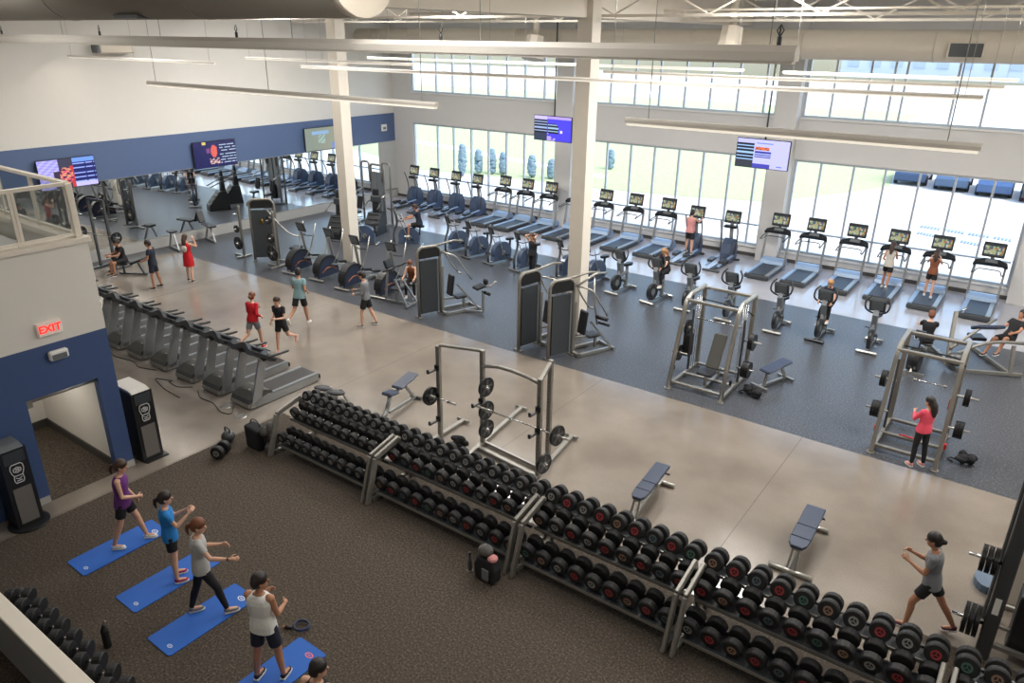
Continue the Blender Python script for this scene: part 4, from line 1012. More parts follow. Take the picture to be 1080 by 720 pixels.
# ------------------------------------------------------------------ bikes
cb=make_cross_bike()
for i,(x,y,l) in enumerate([(-20.1,22.9,'tall-masted bike at the left end of the middle bike row'),(-18.83,22.7,'tall-masted bike second from the left in the middle row'),(-17.55,22.55,'tall-masted bike third from the left in the middle row'),(-16.2,22.45,'tall-masted bike just left of the woman with raised arms'),(-14.35,22.6,'tall-masted bike just right of the woman with raised arms'),(-13.2,22.6,'tall-masted bike half hidden behind the middle column'),(-22.6,22.4,'tall-masted bike with a round shell left of the seated man in dark clothes'),(-24.3,21.4,'tall-masted bike farthest left, behind the left column')]):
    if i==0: cb.location=(x,y,0); cb['label']=l; cb['group']='bikes with tall masts'; cb.rotation_euler=(0,0,rad(-12))
    else: dup(cb,(x,y,0),-12 if i<6 else -60,l,'bikes with tall masts')
bk=make_bike()
for i,(x,y,rz,l) in enumerate([(-11.85,22.3,-8,'upright bike just right of the middle column'),(-10.38,22.15,-10,'upright bike ridden by the blonde woman'),(-9.1,22.2,0,'upright bike directly behind the smith machine, left one'),(-7.65,22.1,0,'upright bike behind the right side of the smith machine'),(-6.04,22.0,0,'upright bike with a pale floor bar right of the smith machine'),(-4.78,22.1,-2,'upright bike with a black front bar, middle of the right three'),(-3.31,22.1,2,'upright bike just left of the seated rower in black')]):
    if i==0: bk.scale=(1.05,1.05,1.10)
    if i==0: bk.location=(x,y,0); bk.rotation_euler=(0,0,rad(rz)); bk['label']=l; bk['group']='upright bikes on the rubber floor'
    else:
        o=dup(bk,(x,y,0),rz,l,'upright bikes on the rubber floor')
        if i==5:
            for c in o.children:
                if c.name.startswith('front_stabilizer'): c.material_slots[0].link='OBJECT'; c.material_slots[0].material=black; c['label']='black front floor bar'
# ------------------------------------------------------------------ dumbbell racks
def make_rack(x0,x1,label):
    t=thing('dumbbell_rack',label,'dumbbell rack',(x0,0,0),0,'dumbbell racks in a line'); W=x1-x0
    for x in(.035,W-.035):
        m=MB(); m.beam((x,8.18,0),(x,8.46,.90),.06,.13,(0,1,0),.012); m.beam((x,8.44,.90),(x,9.10,1.06),.06,.12,(0,0,1),.012); m.beam((x,9.08,1.05),(x,9.46,0),.06,.12,(0,1,0),.012); m.beam((x,8.3,.05),(x,9.3,.05),.06,.07)
        m.build('end_frame',frameg,t)
    for nm,ya,za,yb,zb in(('bottom_shelf',8.38,.20,8.84,.26),('middle_shelf',8.78,.65,9.12,.70),('top_shelf',9.20,.885,9.50,.885)):
        m=MB()
        for (y,z) in((ya,za),(yb,zb)): m.box((W/2,y,z),(W-.13,.05,.05),ch=.01)
        n=int(W/.32)
        for k in range(n+1): m.beam((.1+(W-.2)*k/n,ya+.02,za),(.1+(W-.2)*k/n,yb-.02,zb),.03,.02)
        s=m.build(nm,gun,t)
        m=MB(); m.prism([(ya+.02,za-.012),(yb-.02,zb-.012),(yb-.02,zb-.004),(ya+.02,za-.004)],.08,W-.08,'yz'); m.build('tray',dgrey,s)
        m=MB(); m.box((W/2,ya-.03,za+.02),(W-.14,.012,.05)); m.build('front_lip',steel,s)
    m=MB(); m.beam((.07,9.0,.45),(W-.07,9.0,.45),.04,.05); m.build('back_rail',gun,t)
    return t
mods=[(-12.35,-9.42,11,'leftmost rack, beside the black bag'),(-9.36,-5.97,11,'second rack from the left'),(-5.90,-3.06,9,'third rack from the left, behind the kettlebell end'),(-2.99,.30,10,'fourth rack from the left'),(.37,3.4,10,'last rack')]
ORD=['first','second','third','fourth','fifth','sixth','seventh','eighth','ninth','tenth','eleventh']
RK=['leftmost dumbbell rack','second dumbbell rack from the left','third dumbbell rack from the left','fourth dumbbell rack from the left','dumbbell rack cut off at the bottom right']
rings=['red','white','red','tan','red','green','red','white','tan','blue']
for i,(a,b,n,_) in enumerate(mods):
    make_rack(a,b,['steel three-tier dumbbell rack, leftmost of the line beside the black bag','steel three-tier dumbbell rack, second from the left in the line','steel three-tier dumbbell rack, third from the left, right of the kettlebell bag','steel three-tier dumbbell rack, fourth from the left, nearest the jogging woman','steel dumbbell rack cut off by the bottom right corner'][i])
    if i==4: n=3
    for k in range(n):
        st=(b-a-.28)/(n-1) if i<4 else .33
        x=a+.14+st*k; R=[.122,.134,.146,.150,.152][i]
        c=lambda o:rings[(k*3+o+i*2)%10]
        cls='white' if i==0 else None
        dumbbell('%s black dumbbell from the left, bottom shelf, %s'%(ORD[k],RK[i]),(x,8.59,.235+R+.025),8,0,R,cls or c(1),'dumbbells on the racks')
        dumbbell('%s black dumbbell from the left, middle shelf, %s'%(ORD[k],RK[i]),(x,8.97,.705+R),11,0,R,cls or c(4),'dumbbells on the racks')
        dumbbell('%s black dumbbell from the left, top shelf, %s'%(ORD[k],RK[i]),(x,9.335,.912+R),-14,0,R*.96,'white' if i<2 else c(7),'dumbbells on the racks')
# little rack behind the half wall
t=thing('dumbbell_rack','low dumbbell rack behind the half wall in the bottom left corner','dumbbell rack',(-9.5,2.85,0))
m=MB(); 
for y in(-.13,.13): m.box((0,y-.05,.55),(3.6,.05,.05))
m.build('shelf',gun,t)
for x in(-1.7,0,1.7):
    m=MB(); m.box((x,-.05,.27),(.06,.30,.54)); m.build('leg',gun,t)
for k in range(9):
    x=-10.95+k*.345
    dumbbell('dark dumbbell behind the half wall, %s'%(['farthest left','second from the left','third from the left','fourth from the left','fifth from the left','sixth from the left','seventh from the left','eighth from the left','ninth from the left','tenth from the left','last but one at the frame edge','last one at the frame edge'][k]),(x,2.80,.57+.12),0,-50,.12,'white','dumbbells behind the half wall')
# ------------------------------------------------------------------ mats
def make_matt(label,x0,y0,rz=0,mark='white'):
    t=thing('exercise_mat',label,'mat',(x0,y0,0),rz,'blue exercise mats')
    mm=mat('blue_mat_foam',srgb(34,96,186),.7,0,.06,60,.1)
    m=MB(); W,L=.60,1.52; r=.03
    poly=[(-W/2+r,-L/2),(W/2-r,-L/2),(W/2,-L/2+r),(W/2,L/2-r),(W/2-r,L/2),(-W/2+r,L/2),(-W/2,L/2-r),(-W/2,-L/2+r)]
    m.prism(poly,0.001,.016,'xy'); m.build('pad',mm,t)
    lg=mat('mat_logo_'+mark,srgb(215,220,230) if mark=='white' else srgb(230,120,110),.6)
    for y,sx in((L/2-.16,.075),(-L/2+.12,.05)):
        m=MB(); xc=.1 if y>0 else .12; o=[(xc+math.cos(a)*sx,y+math.sin(a)*sx*.6) for a in [2*PI*k/20 for k in range(20)]]; 
        i_=[(xc+math.cos(a)*sx*.72,y+math.sin(a)*sx*.40) for a in [2*PI*k/20 for k in range(20)]]
        vs=[(p[0],p[1],.0172) for p in o+i_]; m.add(vs,[(k,(k+1)%20,20+(k+1)%20,20+k) for k in range(20)]); m.box((xc,y,.0172),(sx*.8,sx*.22,.0008)); m.build('logo',lg,t)
    return t
make_matt('blue exercise mat farthest left, under the woman in purple',-11.88,4.65,0)
make_matt('blue exercise mat under the woman in the bright blue tee',-10.38,4.70,0)
make_matt('blue exercise mat under the woman in black leggings',-9.13,4.53,0)
make_matt('blue exercise mat nearest the viewer, under the man in white',-7.32,4.40,0,'pink')
t=thing('resistance_band','small coiled dark blue resistance band on the carpet beside the man in white','resistance band',(-7.75,5.30,0))
nb=mat('navy_rubber',srgb(40,56,92),.5)
m=MB(); m.tube([(math.cos(a)*.12*(1+.05*math.sin(3*a)),math.sin(a)*.11,.02+.004*a) for a in [k*.4 for k in range(34)]],.012,6); m.build('coil',nb,t)
m=MB(); m.cyl((-.10,-.10,.03),(-.2,-.16,.03),.025,10); m.build('handle',black,t)
m=MB(); m.cyl((-.2,-.16,.03),(-.215,-.169,.03),.027,10); m.build('handle_end',orange,t)
# ------------------------------------------------------------------ benches
def make_bench(label,loc,rz,slope=0,split=(.0,.32,.62,1.42),w=.30,pm=None):
    pm=pm or vinyl; t=thing('weight_bench',label,'bench',loc,rz,'adjustable benches on the polished floor')
    m=MB(); m.cyl((-.36,.02,.05),(.36,.02,.05),.045,14); m.build('front_foot_bar',steel,t)
    m=MB(); m.cyl((-.22,1.55,.05),(.28,1.55,.05),.045,14); m.build('rear_foot_bar',steel,t)
    m=MB(); m.beam((0,.02,.08),(0,1.55,.08),.06,.05); m.beam((-.07,.03,.08),(-.05,.22,.40),.035,.035,(0,1,0)); m.beam((.07,.03,.08),(.05,.22,.40),.035,.035,(0,1,0)); m.beam((0,1.35,.08),(0,1.0,.38),.05,.05,(0,1,0)); m.beam((0,.2,.38),(0,1.45,.38),.08,.05); m.build('frame',steel,t)
    m=MB(); m.cyl((-.14,1.42,.36),(.2,1.42,.36),.02,10); m.ell((-.17,1.42,.36),(.03,.03,.03)); m.build('adjust_pin',black,t)
    nm=['seat_pad','middle_pad','back_pad']
    for k in range(3):
        a,b=split[k]+.15,split[k+1]+.14; w2=w*(.88 if k==0 else 1)
        if k==0: poly=[(-w2*.3,a),(w2*.3,a),(w2*.5,a+.10),(w/2,b),(-w/2,b),(-w2*.5,a+.10)]
        else: poly=[(-w/2,a),(w/2,a),(w/2,b),(-w/2,b)]
        m=MB(); m.prism(poly,.42,.49,'xy'); o=m.build(nm[k],pm,t)
        bv=o.modifiers.new('b','BEVEL'); bv.width=.018; bv.segments=2
    return t
make_bench('flat slate-blue three-pad bench on the polished floor behind the third dumbbell rack',(-4.95,10.72,0),5)
make_bench('flat slate-blue three-pad bench on the polished floor left of the jogging woman',(-2.12,11.05,0),2,split=(0,.30,.70,1.42),w=.34)
t=thing('weight_bench','raised slate-blue bench with pale legs beside the left leg of the squat rack','bench',(-11.5,10.7,0),8)
m=MB(); m.cyl((-.35,0,.05),(.35,0,.05),.045,14); m.cyl((-.16,1.4,.05),(.16,1.4,.05),.04,12); m.build('foot_bar',gun,t)
m=MB(); m.tube(roundpath([(0,0,.08),(-.02,.25,.20),(0,.35,.52)],.15,5),.055,8); m.beam((0,.3,.12),(0,1.4,.08),.06,.06); m.beam((0,1.3,.1),(0,1.0,.5),.05,.05,(0,1,0)); m.beam((0,.35,.54),(0,1.35,.60),.06,.05); m.build('frame',silver,t)
m=MB(); pad(m,(0,.38,.60),(.30,.34,.08),-8); m.build('seat_pad',vinyl,t)
m=MB(); pad(m,(0,.98,.68),(.32,.74,.08),8); m.build('back_pad',vinyl,t)
t=thing('bench','small black two-pad stool bench behind the leftmost dumbbell rack','bench',(-12.95,10.40,0),20)
for i,(x,y) in enumerate(((-.20,.10),(.20,-.02))):
    m=MB(); m.ell((x,y,.50),(.24,.14,.05),18,8,Matrix.Identity(4)); m.build('pad',bvinyl,t)
for x,y in((-.25,-.05),(.30,-.05),(-.2,.4),(.33,.35)):
    m=MB(); m.beam((x,y,0),(x*.5,y*.5+.08,.47),.05,.05,(0,1,0),.01); m.build('leg',steel,t)
# benches by the mirror
for i,(x,y,h,l,rz) in enumerate([(-29.3,16.2,.78,'high black-seated bench standing by the mirror, left one',80),(-29.3,17.9,.72,'low black-seated bench with splayed legs by the mirror, right one',80)]):
    t=thing('bench',l,'bench',(x,y,0),rz)
    m=MB(); pad(m,(0,0,h),(.34,.42 if i==0 else .9,.09)); m.build('seat',bvinyl,t)
    m=MB(); m.beam((0,-.55,.06),(0,.55,.06),.08,.06); m.build('foot_frame',silver,t)
    for s in(-1,1):
        m=MB(); m.beam((0,s*.5,.04),(0,s*.12,h-.05),.07,.05,(1,0,0)); m.build('leg',silver,t)
    if i==1:
        m=MB(); pad(m,(0,.75,.95),(.3,.08,.5),-25); m.build('back_pad',bvinyl,t)
# ------------------------------------------------------------------ squat rack in the centre
t=thing('squat_rack','open grey squat rack with a curved top bar on the polished floor','squat rack',(-8.95,11.3,0))
def upr(x,y,h,nm='upright',b=.10):
    m=MB(); m.box((x,y,h/2),(b,.09,h),ch=.01); 
    u=m.build(nm,frameg,t)
    m=MB()
    for k in range(16): m.cyl((x,y-.047,.5+k*.09),(x,y-.05,.5+k*.09),.012,8)
    m.build('pin_hole_row',black,u)
upr(-.98,-.3,2.25); upr(0,0,2.3); upr(1.72,-.35,2.25); upr(1.50,.35,2.35)
m=MB(); m.path([(-.98,-.3,2.2),(-.92,-.29,2.27),(-.05,0,2.27),(0,0,2.24)],.035,8,.05); m.build('top_bar',frameg,t)
m=MB(); m.tube([(0,0,1.92),(.25,-.10,2.03),(.6,-.20,2.14),(1.0,-.28,2.19),(1.4,-.33,2.19),(1.72,-.35,2.14)],.04,10); m.build('curved_bar',frameg,t)
m=MB(); m.beam((1.72,-.35,2.2),(1.50,.35,2.3),.07,.07); m.build('side_top_bar',frameg,t)
for (x0,y0,x1,y1) in((-.98,-1.0,-1.02,.55),(.12,-.95,-.30,1.9),(1.80,-1.0,1.42,1.45)):
    m=MB(); m.beam((x0,y0,.05),(x1,y1,.05),.10,.08,ch=.01); m.cyl((x1-.16,y1,.06),(x1+.16,y1,.06),.04,12); m.build('base_beam',frameg,t)
m=MB(); m.beam((-.02,-.2,.06),(1.70,-.4,.06),.10,.07,ch=.01); m.beam((0,.05,.06),(1.64,-.12,.06),.06,.06); m.build('cross_beam',frameg,t)
for x,y,z in((0,0,1.12),(1.72,-.35,1.12),(-.98,-.3,1.06),(-.98,-.3,1.75),(-.98,-.3,.5),(1.72,-.35,1.6)):
    m=MB(); m.box((x,y-.20,z-.03),(.05,.32,.03)); m.box((x,y-.35,z+.01),(.05,.03,.08)); m.box((x,y-.06,z),(.12,.03,.12)); m.build('bar_hook',black,t)
for z in(.55,1.0,1.55):
    m=MB(); m.cyl((.05,-.12,z),(.30,-.16,z),.022,10); m.build('storage_peg',chrome,t)
def barbell(label,loc,L,rz=0,sleeve=.36):
    t=thing('barbell',label,'barbell',loc,rz); 
    m=MB(); m.cyl((-L/2+sleeve,0,0),(L/2-sleeve,0,0),.015,12); m.build('shaft',chrome,t)
    for s in(-1,1):
        m=MB(); m.cyl((s*(L/2-sleeve),0,0),(s*L/2,0,0),.025,12); m.cyl((s*(L/2-sleeve-.02),0,0),(s*(L/2-sleeve),0,0),.038,12); m.build('sleeve',steel,t)
    return t
barbell('long steel barbell racked on the open squat rack',(-7.66,10.93,1.155),2.3,-1)
barbell('short steel bar on the left upright of the open squat rack',(-9.72,10.82,1.09),.8,2,.2)
for (x,y,z,l) in((-8.74,11.16,1.55,'top plate on the storage peg of the squat rack'),(-8.74,11.16,1.0,'middle plate on the storage peg of the squat rack'),(-8.74,11.16,.55,'lowest plate on the storage pegs of the squat rack'),
  (-6.78,10.92,1.155,'black plate loaded on the right end of the racked barbell'),(-7.06,10.9,.42,'black plate hanging low on the right upright of the squat rack'),(-10.02,10.81,1.09,'black plate on the short bar left of the squat rack')):
    plate(l,(x,y,z),-6,.215,.045,'plates around the open squat rack')
m=MB(); m.cyl((-7.25,10.9,.42),(-6.98,10.9,.42),.022,10); tag(m.build('storage_peg',chrome),'low steel peg on the right upright of the open squat rack','peg')
# ------------------------------------------------------------------ cages
def make_cage(name,label,loc,w,smith=False):
    t=thing(name,label,'squat cage',loc); hw=w/2
    for s in(-1,1):
        m=MB(); m.tube(roundpath([(s*hw,0,.02),(s*(hw-.02),.62,2.22),(s*(hw-.03),.85,2.36),(s*(hw-.03),1.80,2.34)],.18,5),.058,4 if not smith else 10,smooth=smith); m.cyl((s*hw,0,0),(s*hw,0,.03),.09,14); m.build('front_upright',frameg if not smith else steel,t)
        m=MB(); m.box((s*(hw-.03),1.80,1.17),(.10,.10,2.34),ch=.012); m.cyl((s*(hw-.03),1.80,0),(s*(hw-.03),1.80,.03),.09,14); m.build('rear_upright',frameg,t)
        m=MB(); m.beam((s*(hw-.01),.12,.08),(s*(hw-.03),1.78,.08),.07,.08); m.build('side_base_beam',frameg,t)
        for y,z in((1.0,.62),(1.35,1.25)):
            m=MB(); m.beam((s*(hw-.02),y if False else y,z),(s*(hw+.02),y,z),.05,.05) if False else m.cyl((s*(hw-.04),y,z),(s*(hw+.42),y,z),.026,12); m.build('plate_peg',steel,t)
        m=MB(); m.box((s*(hw-.02),1.2,.95),(.05,.05,1.78)); m.build('guide_upright',gun,t)
    for nm,y,z in(('front_top_bar',.66,2.25),('rear_top_bar',1.80,2.30),('front_base_bar',.20,.12),('middle_base_bar',.95,.10),('rear_base_bar',1.78,.10)):
        m=MB(); m.beam((-hw,y,z),(hw,y,z),.08,.08,ch=.015); m.build(nm,frameg if not smith else steel,t)
    m=MB(); m.path([(-hw,1.75,1.98),(0,1.70,1.98),(hw*.7,1.70,1.97),(hw,1.75,1.80)],.016,8,.08); m.build('pull_up_bar',black,t)
    for s in(-1,1):
        m=MB(); m.box((s*(hw+.06),.42,.42),(.05,.08,.12)); m.build('safety_catch',red if not smith else black,t)
    if not smith:
        m=MB(); m.beam((-.25,.95,.16),(.05,.93,.16),.04,.02); m.build('red_strap',red,t)
        m=MB(); m.prism([(.33,1.30),(.38,1.52),(.45,1.52),(.40,1.30)],hw-.075,hw+.0); m.build('warning_label',mat('label_red_brown',srgb(150,70,50),.5),t)
    return t
c1=make_cage('squat_cage','tall empty grey squat cage with plates on both sides at the right',(-1.30,16.22,0),1.26)
barbell('dark bar lying across the middle of the empty squat cage',(-1.25,17.85,1.27),.7,0,.05)
for (x,y,z,s,n,l) in((-2.12,17.57,1.25,-1,2,'upper left'),(-2.08,17.22,.62,-1,3,'lower left'),(-.50,17.57,1.25,1,2,'upper right'),(-.52,17.22,.62,1,3,'lower right')):
    for k in range(n):
        plate('%s black plate on the %s peg of the empty squat cage'%(['innermost','next','outermost'][k if n==3 else (0,2)[k]],l),(x+s*k*.06+ (0.0),y,z),0,.20,.05,'plates on the right squat cage')
c2=make_cage('smith_machine','smith machine with a bench inside it, centre right',(-6.22,16.5,0),1.42,True)
for s in(-1,1):
    m=MB()
    for k in(-.1,0,.1): m.cyl((s*.62+k*.5,1.35,.15),(s*.62+k*.5,1.35,2.2),.012,8)
    m.build('guide_cables',chrome,c2)
    m=MB(); m.box((s*.80,1.32,.78),(.22,.26,.62),ch=.02); m.build('weight_block',black,c2) if s<0 else None
for (x,y,z,s,n,l) in((-7.08,17.85,1.25,-1,1,'upper left'),(-7.12,17.50,.62,-1,2,'lower left'),(-5.36,17.85,1.25,1,2,'upper right'),(-5.34,17.50,.62,1,3,'lower right')):
    for k in range(n):
        plate('%s black plate on the %s peg of the smith machine'%(['innermost','next','outermost'][k],l),(x+s*k*.06,y,z),0,.22,.05,'plates on the smith machine')
barbell('thin dark bar guided inside the smith machine',(-6.22,17.72,1.62),1.2,0,.05)
t=thing('weight_bench','steep-backed dark bench standing inside the smith machine','bench',(-6.15,17.0,0))
m=MB(); pad(m,(0,.05,.46),(.42,.40,.09)); m.build('seat',bvinyl,t)
m=MB(); pad(m,(.04,.52,.90),(.34,.10,.95),-28); m.build('back_pad',mat('olive_grey_vinyl',srgb(74,74,70),.45),t)
m=MB(); m.beam((0,-.1,.06),(0,1.1,.06),.07,.06); m.beam((-.25,-.1,.05),(.25,-.1,.05),.07,.06); m.beam((-.25,1.1,.05),(.25,1.1,.05),.07,.06); m.beam((0,.05,.08),(0,.05,.42),.07,.07,(0,1,0)); m.beam((0,1.0,.08),(0,.6,.85),.06,.06,(0,1,0)); m.build('frame',steel,t)
t=thing('weight_bench','low flat bench with a slate pad sticking out right of the smith machine','bench',(-4.95,18.1,0),-20)
m=MB(); pad(m,(0,.4,.50),(.34,.95,.08),6); m.build('pad',vinyl,t)
m=MB(); m.beam((0,-.2,.06),(0,.9,.06),.07,.06); m.beam((-.25,-.2,.05),(.25,-.2,.05),.08,.07); m.beam((-.25,.9,.05),(.25,.9,.05),.07,.06); m.beam((0,.0,.08),(0,.1,.46),.06,.06,(0,1,0)); m.beam((0,.85,.08),(0,.6,.46),.06,.06,(0,1,0)); m.build('frame',steel,t)
# ------------------------------------------------------------------ weight machines
a=make_press_machine('tall weight machine with a rounded grey tower, left of the two by the middle column'); a.location=(-11.45,16.2,0); a.rotation_euler=(0,0,rad(-12))
b_=make_press_machine('tall weight machine with a rounded grey tower directly before the middle column'); b_.location=(-10.38,16.15,0); b_.rotation_euler=(0,0,rad(-22))
c_=make_press_machine('weight machine with a rounded tower between ellipticals and the long boom arm'); c_.location=(-15.55,16.45,0); c_.rotation_euler=(0,0,rad(-20))
# extra limbs seen on the middle machines
m=MB(); m.path([(.2,.7,2.12),(.25,1.3,2.40),(.2,1.7,2.35)],.035,8); m.path([(.2,1.3,2.3),(.35,1.2,1.7),(.3,1.4,.9)],.028,8); m.build('cable_arm',steel,b_)
m=MB(); m.cyl((.3,1.35,1.15),(.62,1.5,1.12),.06,12); m.cyl((.3,1.45,.95),(.6,1.6,.92),.04,12); m.build('roller_pad',black,b_)
m=MB(); m.beam((.3,1.5,.06),(.75,1.9,.06),.07,.06); m.beam((.75,1.9,.06),(.75,1.9,.8),.06,.06,(0,1,0)); m.build('front_frame',steel,c_)
m=MB(); pad(m,(.75,1.75,.95),(.3,.36,.10),12); m.ell((.75,2.0,1.08),(.11,.08,.12)); m.build('chest_pad',black,c_)
m=MB(); m.cyl((.65,1.95,.74),(1.05,1.95,.74),.055,12); m.build('roller_pad',black,c_)
m=MB(); m.path([(.85,1.9,.95),(1.0,2.1,1.0),(1.05,2.2,1.15)],.025,8); m.build('hand_grip',steel,c_)
t=thing('weight_machine','low seated exercise frame with black pads left of the boom-arm machine','weight machine',(-16.55,17.1,0),100)
m=MB(); m.beam((-.35,0,.05),(.35,0,.05),.08,.07); m.beam((0,0,.06),(0,1.1,.06),.08,.07); m.beam((-.3,0,.06),(-.2,.5,.9),.06,.06,(0,1,0)); m.beam((.3,0,.06),(.15,.5,.9),.06,.06,(0,1,0)); m.beam((0,.6,.06),(0,.6,.5),.07,.07,(0,1,0)); m.beam((0,1.05,.06),(0,.9,1.3),.06,.06,(0,1,0)); m.build('frame',silver,t)
m=MB(); pad(m,(0,.55,.54),(.34,.40,.09)); m.build('seat',bvinyl,t)
m=MB(); pad(m,(0,.90,1.35),(.34,.12,.30),-20); m.build('arm_pad',bvinyl,t)
m=MB(); m.path([(-.3,.9,1.15),(-.32,.6,1.25),(-.3,.35,1.4)],.025,8); m.path([(.3,.9,1.15),(.32,.6,1.25),(.3,.35,1.4)],.025,8); m.build('handle',black,t)
def make_plate_tree(label,loc,h=2.1,rz=0):
    t=thing('plate_rack',label,'plate rack',loc,rz)
    m=MB(); m.box((-.25,0,.04),(.7,.09,.07),ch=.01); m.box((0,0,.04),(.09,.7,.07),ch=.01); m.build('base',steel,t)
    m=MB(); m.box((0,0,h/2),(.09,.09,h),ch=.01); m.build('post',frameg,t)
    m=MB()
    for z in(.62,1.2,h-.3): m.cyl((0,-.03,z),(0,-.30,z),.024,10)
    m.build('pegs',chrome,t); return t
make_plate_tree('steel plate post left of the far left weight machine',(-26.05,17.3,0))
make_plate_tree('steel plate post right of the far left weight machine',(-23.75,17.2,0),2.2)
def pl2(l,x,y,z,r): o=plate(l,(x,y,z),90,r,.05,'plates on the posts of the far left machine'); return o
pl2('large black plate low on the left post of the far left machine',-26.05,17.1,.62,.26)
pl2('small black plate high on the left post of the far left machine',-26.05,17.1,1.2,.15)
pl2('large black plate low on the right post of the far left machine',-23.75,17.0,.62,.30)
pl2('medium black plate midway on the right post of the far left machine',-23.75,17.0,1.2,.19)
pl2('small black plate at the top of the right post of the far left machine',-23.75,17.0,1.9,.15)
t=thing('weight_machine','large weight machine with a wide rounded tower near the mirror, left of the ellipticals','weight machine',(-24.95,17.6,0),-8)
turned(lambda:make_stack_tower(t,-.46,.46,0,2.45),t,(0,0,0),55)
m=MB(); m.path([(-.42,0,2.2),(-.85,-.02,2.3),(-1.15,-.05,2.05)],.04,8); m.path([(.42,0,2.1),(.8,.2,1.6),(1.2,.5,1.15),(1.5,.8,1.1)],.03,8,.2); m.build('side_arm',steel,t)
m=MB(); m.beam((.3,0,.06),(1.5,.9,.06),.09,.07); m.beam((1.5,.9,.06),(1.45,.85,.6),.07,.07,(0,1,0)); m.build('base_frame',steel,t)
m=MB(); pad(m,(1.1,.7,.6),(.40,.44,.1),0,30); m.build('seat',bvinyl,t)
m=MB(); m.cyl((.05,-.12,1.6),(.05,-.06,1.6),.10,18); m.build('pulley',mat('brass_pulley',srgb(150,120,60),.35,.7),t)
# tall multi-station at the far end
t=thing('cable_station','tall multi-tower cable station behind the left column near the far windows','cable station',(-26.2,25.0,0))
for s,hh in((-1,2.85),(1,2.9)):
    m=MB(); m.path([(s*.95,0,0),(s*.95,0,hh),(s*.45,0,hh+.02),(s*.40,0,hh-.9)],.05,8,.15); m.build('hoop',frameg,t)
m=MB(); m.path([(-.42,.1,0),(-.42,.1,2.75),(.42,.1,2.75),(.42,.1,0)],.055,8,.12); m.build('centre_hoop',steel,t)
for x in(-.22,.22):
    m=MB(); m.box((x,.12,1.3),(.34,.12,2.2)); m.build('stack_cover',mgrey,t)
m=MB()
for k in range(14): m.box((0,.0,.2+k*.055),(.30,.12,.048))
m.build('weight_stack',iron,t)
for s in(-1,1):
    m=MB(); m.beam((s*.95,0,.05),(s*.6,-1.0,.05),.09,.07); m.beam((s*.6,-1.0,.05),(s*.55,-.9,.55),.07,.07,(0,1,0)); m.build('station_base',silver,t)
    m=MB(); pad(m,(s*.58,-.85,.58),(.36,.40,.1)); m.build('seat',bvinyl,t)
    m=MB(); pad(m,(s*.62,-.55,1.0),(.32,.10,.6),-10); m.build('back_pad',bvinyl,t)
    m=MB(); m.path([(s*.9,-.05,1.6),(s*.95,-.4,1.5),(s*.85,-.7,1.3)],.03,8); m.build('press_arm',steel,t)
# stair climber beside left column
for i,(x,y,rz,l) in enumerate([(-25.6,21.9,20,'tall black stair climber standing left of the left column'),(-24.7,23.3,20,'tall black stair climber seen just right of the left column')]):
    t=thing('stair_climber',l,'stair climber',(x,y,0),rz)
    m=MB(); m.prism([(-.5,0),(-.5,.25),(.1,.95),(.45,.95),(.55,.0)],-.34,.34); m.build('housing',black,t)
    m=MB()
    for k in range(4): m.box((0,-.40+k*.16,.32+k*.19),(.50,.18,.04))
    m.build('steps',dgrey,t)
    m=MB(); m.prism([(.20,.9),(.30,1.95),(.38,1.98),(.46,.9)],-.14,.14); m.build('mast',black,t)
    m=MB(); m.path([(-.34,-.35,1.2),(-.34,.2,1.45),(-.2,.4,1.5)],.025,8); m.path([(.34,-.35,1.2),(.34,.2,1.45),(.2,.4,1.5)],.025,8); m.build('handrail',gun,t)
    m=MB(); m.box((0,.30,1.55),(.5,.16,.3),ch=.04); m.build('console',dgrey,t)
# rack against the mirror at far left
t=thing('squat_rack','dark twin-post weight rack against the mirror at the far left','squat rack',(-28.7,13.1,0),10)
for x in(-.42,.42):
    m=MB(); m.box((x,0,1.35),(.08,.08,2.7)); m.box((x,.2,.04),(.09,1.0,.07)); m.build('upright',gun,t)
m=MB(); m.beam((-.42,0,2.66),(.42,0,2.66),.08,.08); m.beam((-.42,.5,.05),(.42,.5,.05),.08,.06); m.build('cross_bar',gun,t)
m=MB(); m.cyl((-1.1,-.08,1.35),(1.1,-.08,1.35),.016,10); m.build('bar',chrome,t)
for (x,z,r,l) in((-1.0,1.35,.2,'black plate on the left end of the bar by the far mirror'),(.95,1.35,.24,'large black plate on the right end of the bar by the far mirror'),(.75,.6,.2,'black plate low on the post by the far mirror')):
    plate(l,(-28.7+x,13.0+x*.17,z),10,.215,.045,'plates on the far mirror rack')
t=thing('bench','black incline bench with a small dark pad beside the far mirror rack','bench',(-27.5,13.1,0),-60)
m=MB(); pad(m,(0,.0,.45),(.3,.5,.09)); m.build('seat',bvinyl,t)
m=MB(); pad(m,(0,.62,.55),(.3,.6,.09),20); m.build('back_pad',bvinyl,t)
m=MB(); m.beam((0,-.2,.05),(0,.9,.05),.07,.06); m.beam((0,0,.06),(0,0,.42),.06,.06,(0,1,0)); m.beam((0,.8,.06),(0,.6,.48),.06,.06,(0,1,0)); m.build('frame',gun,t)
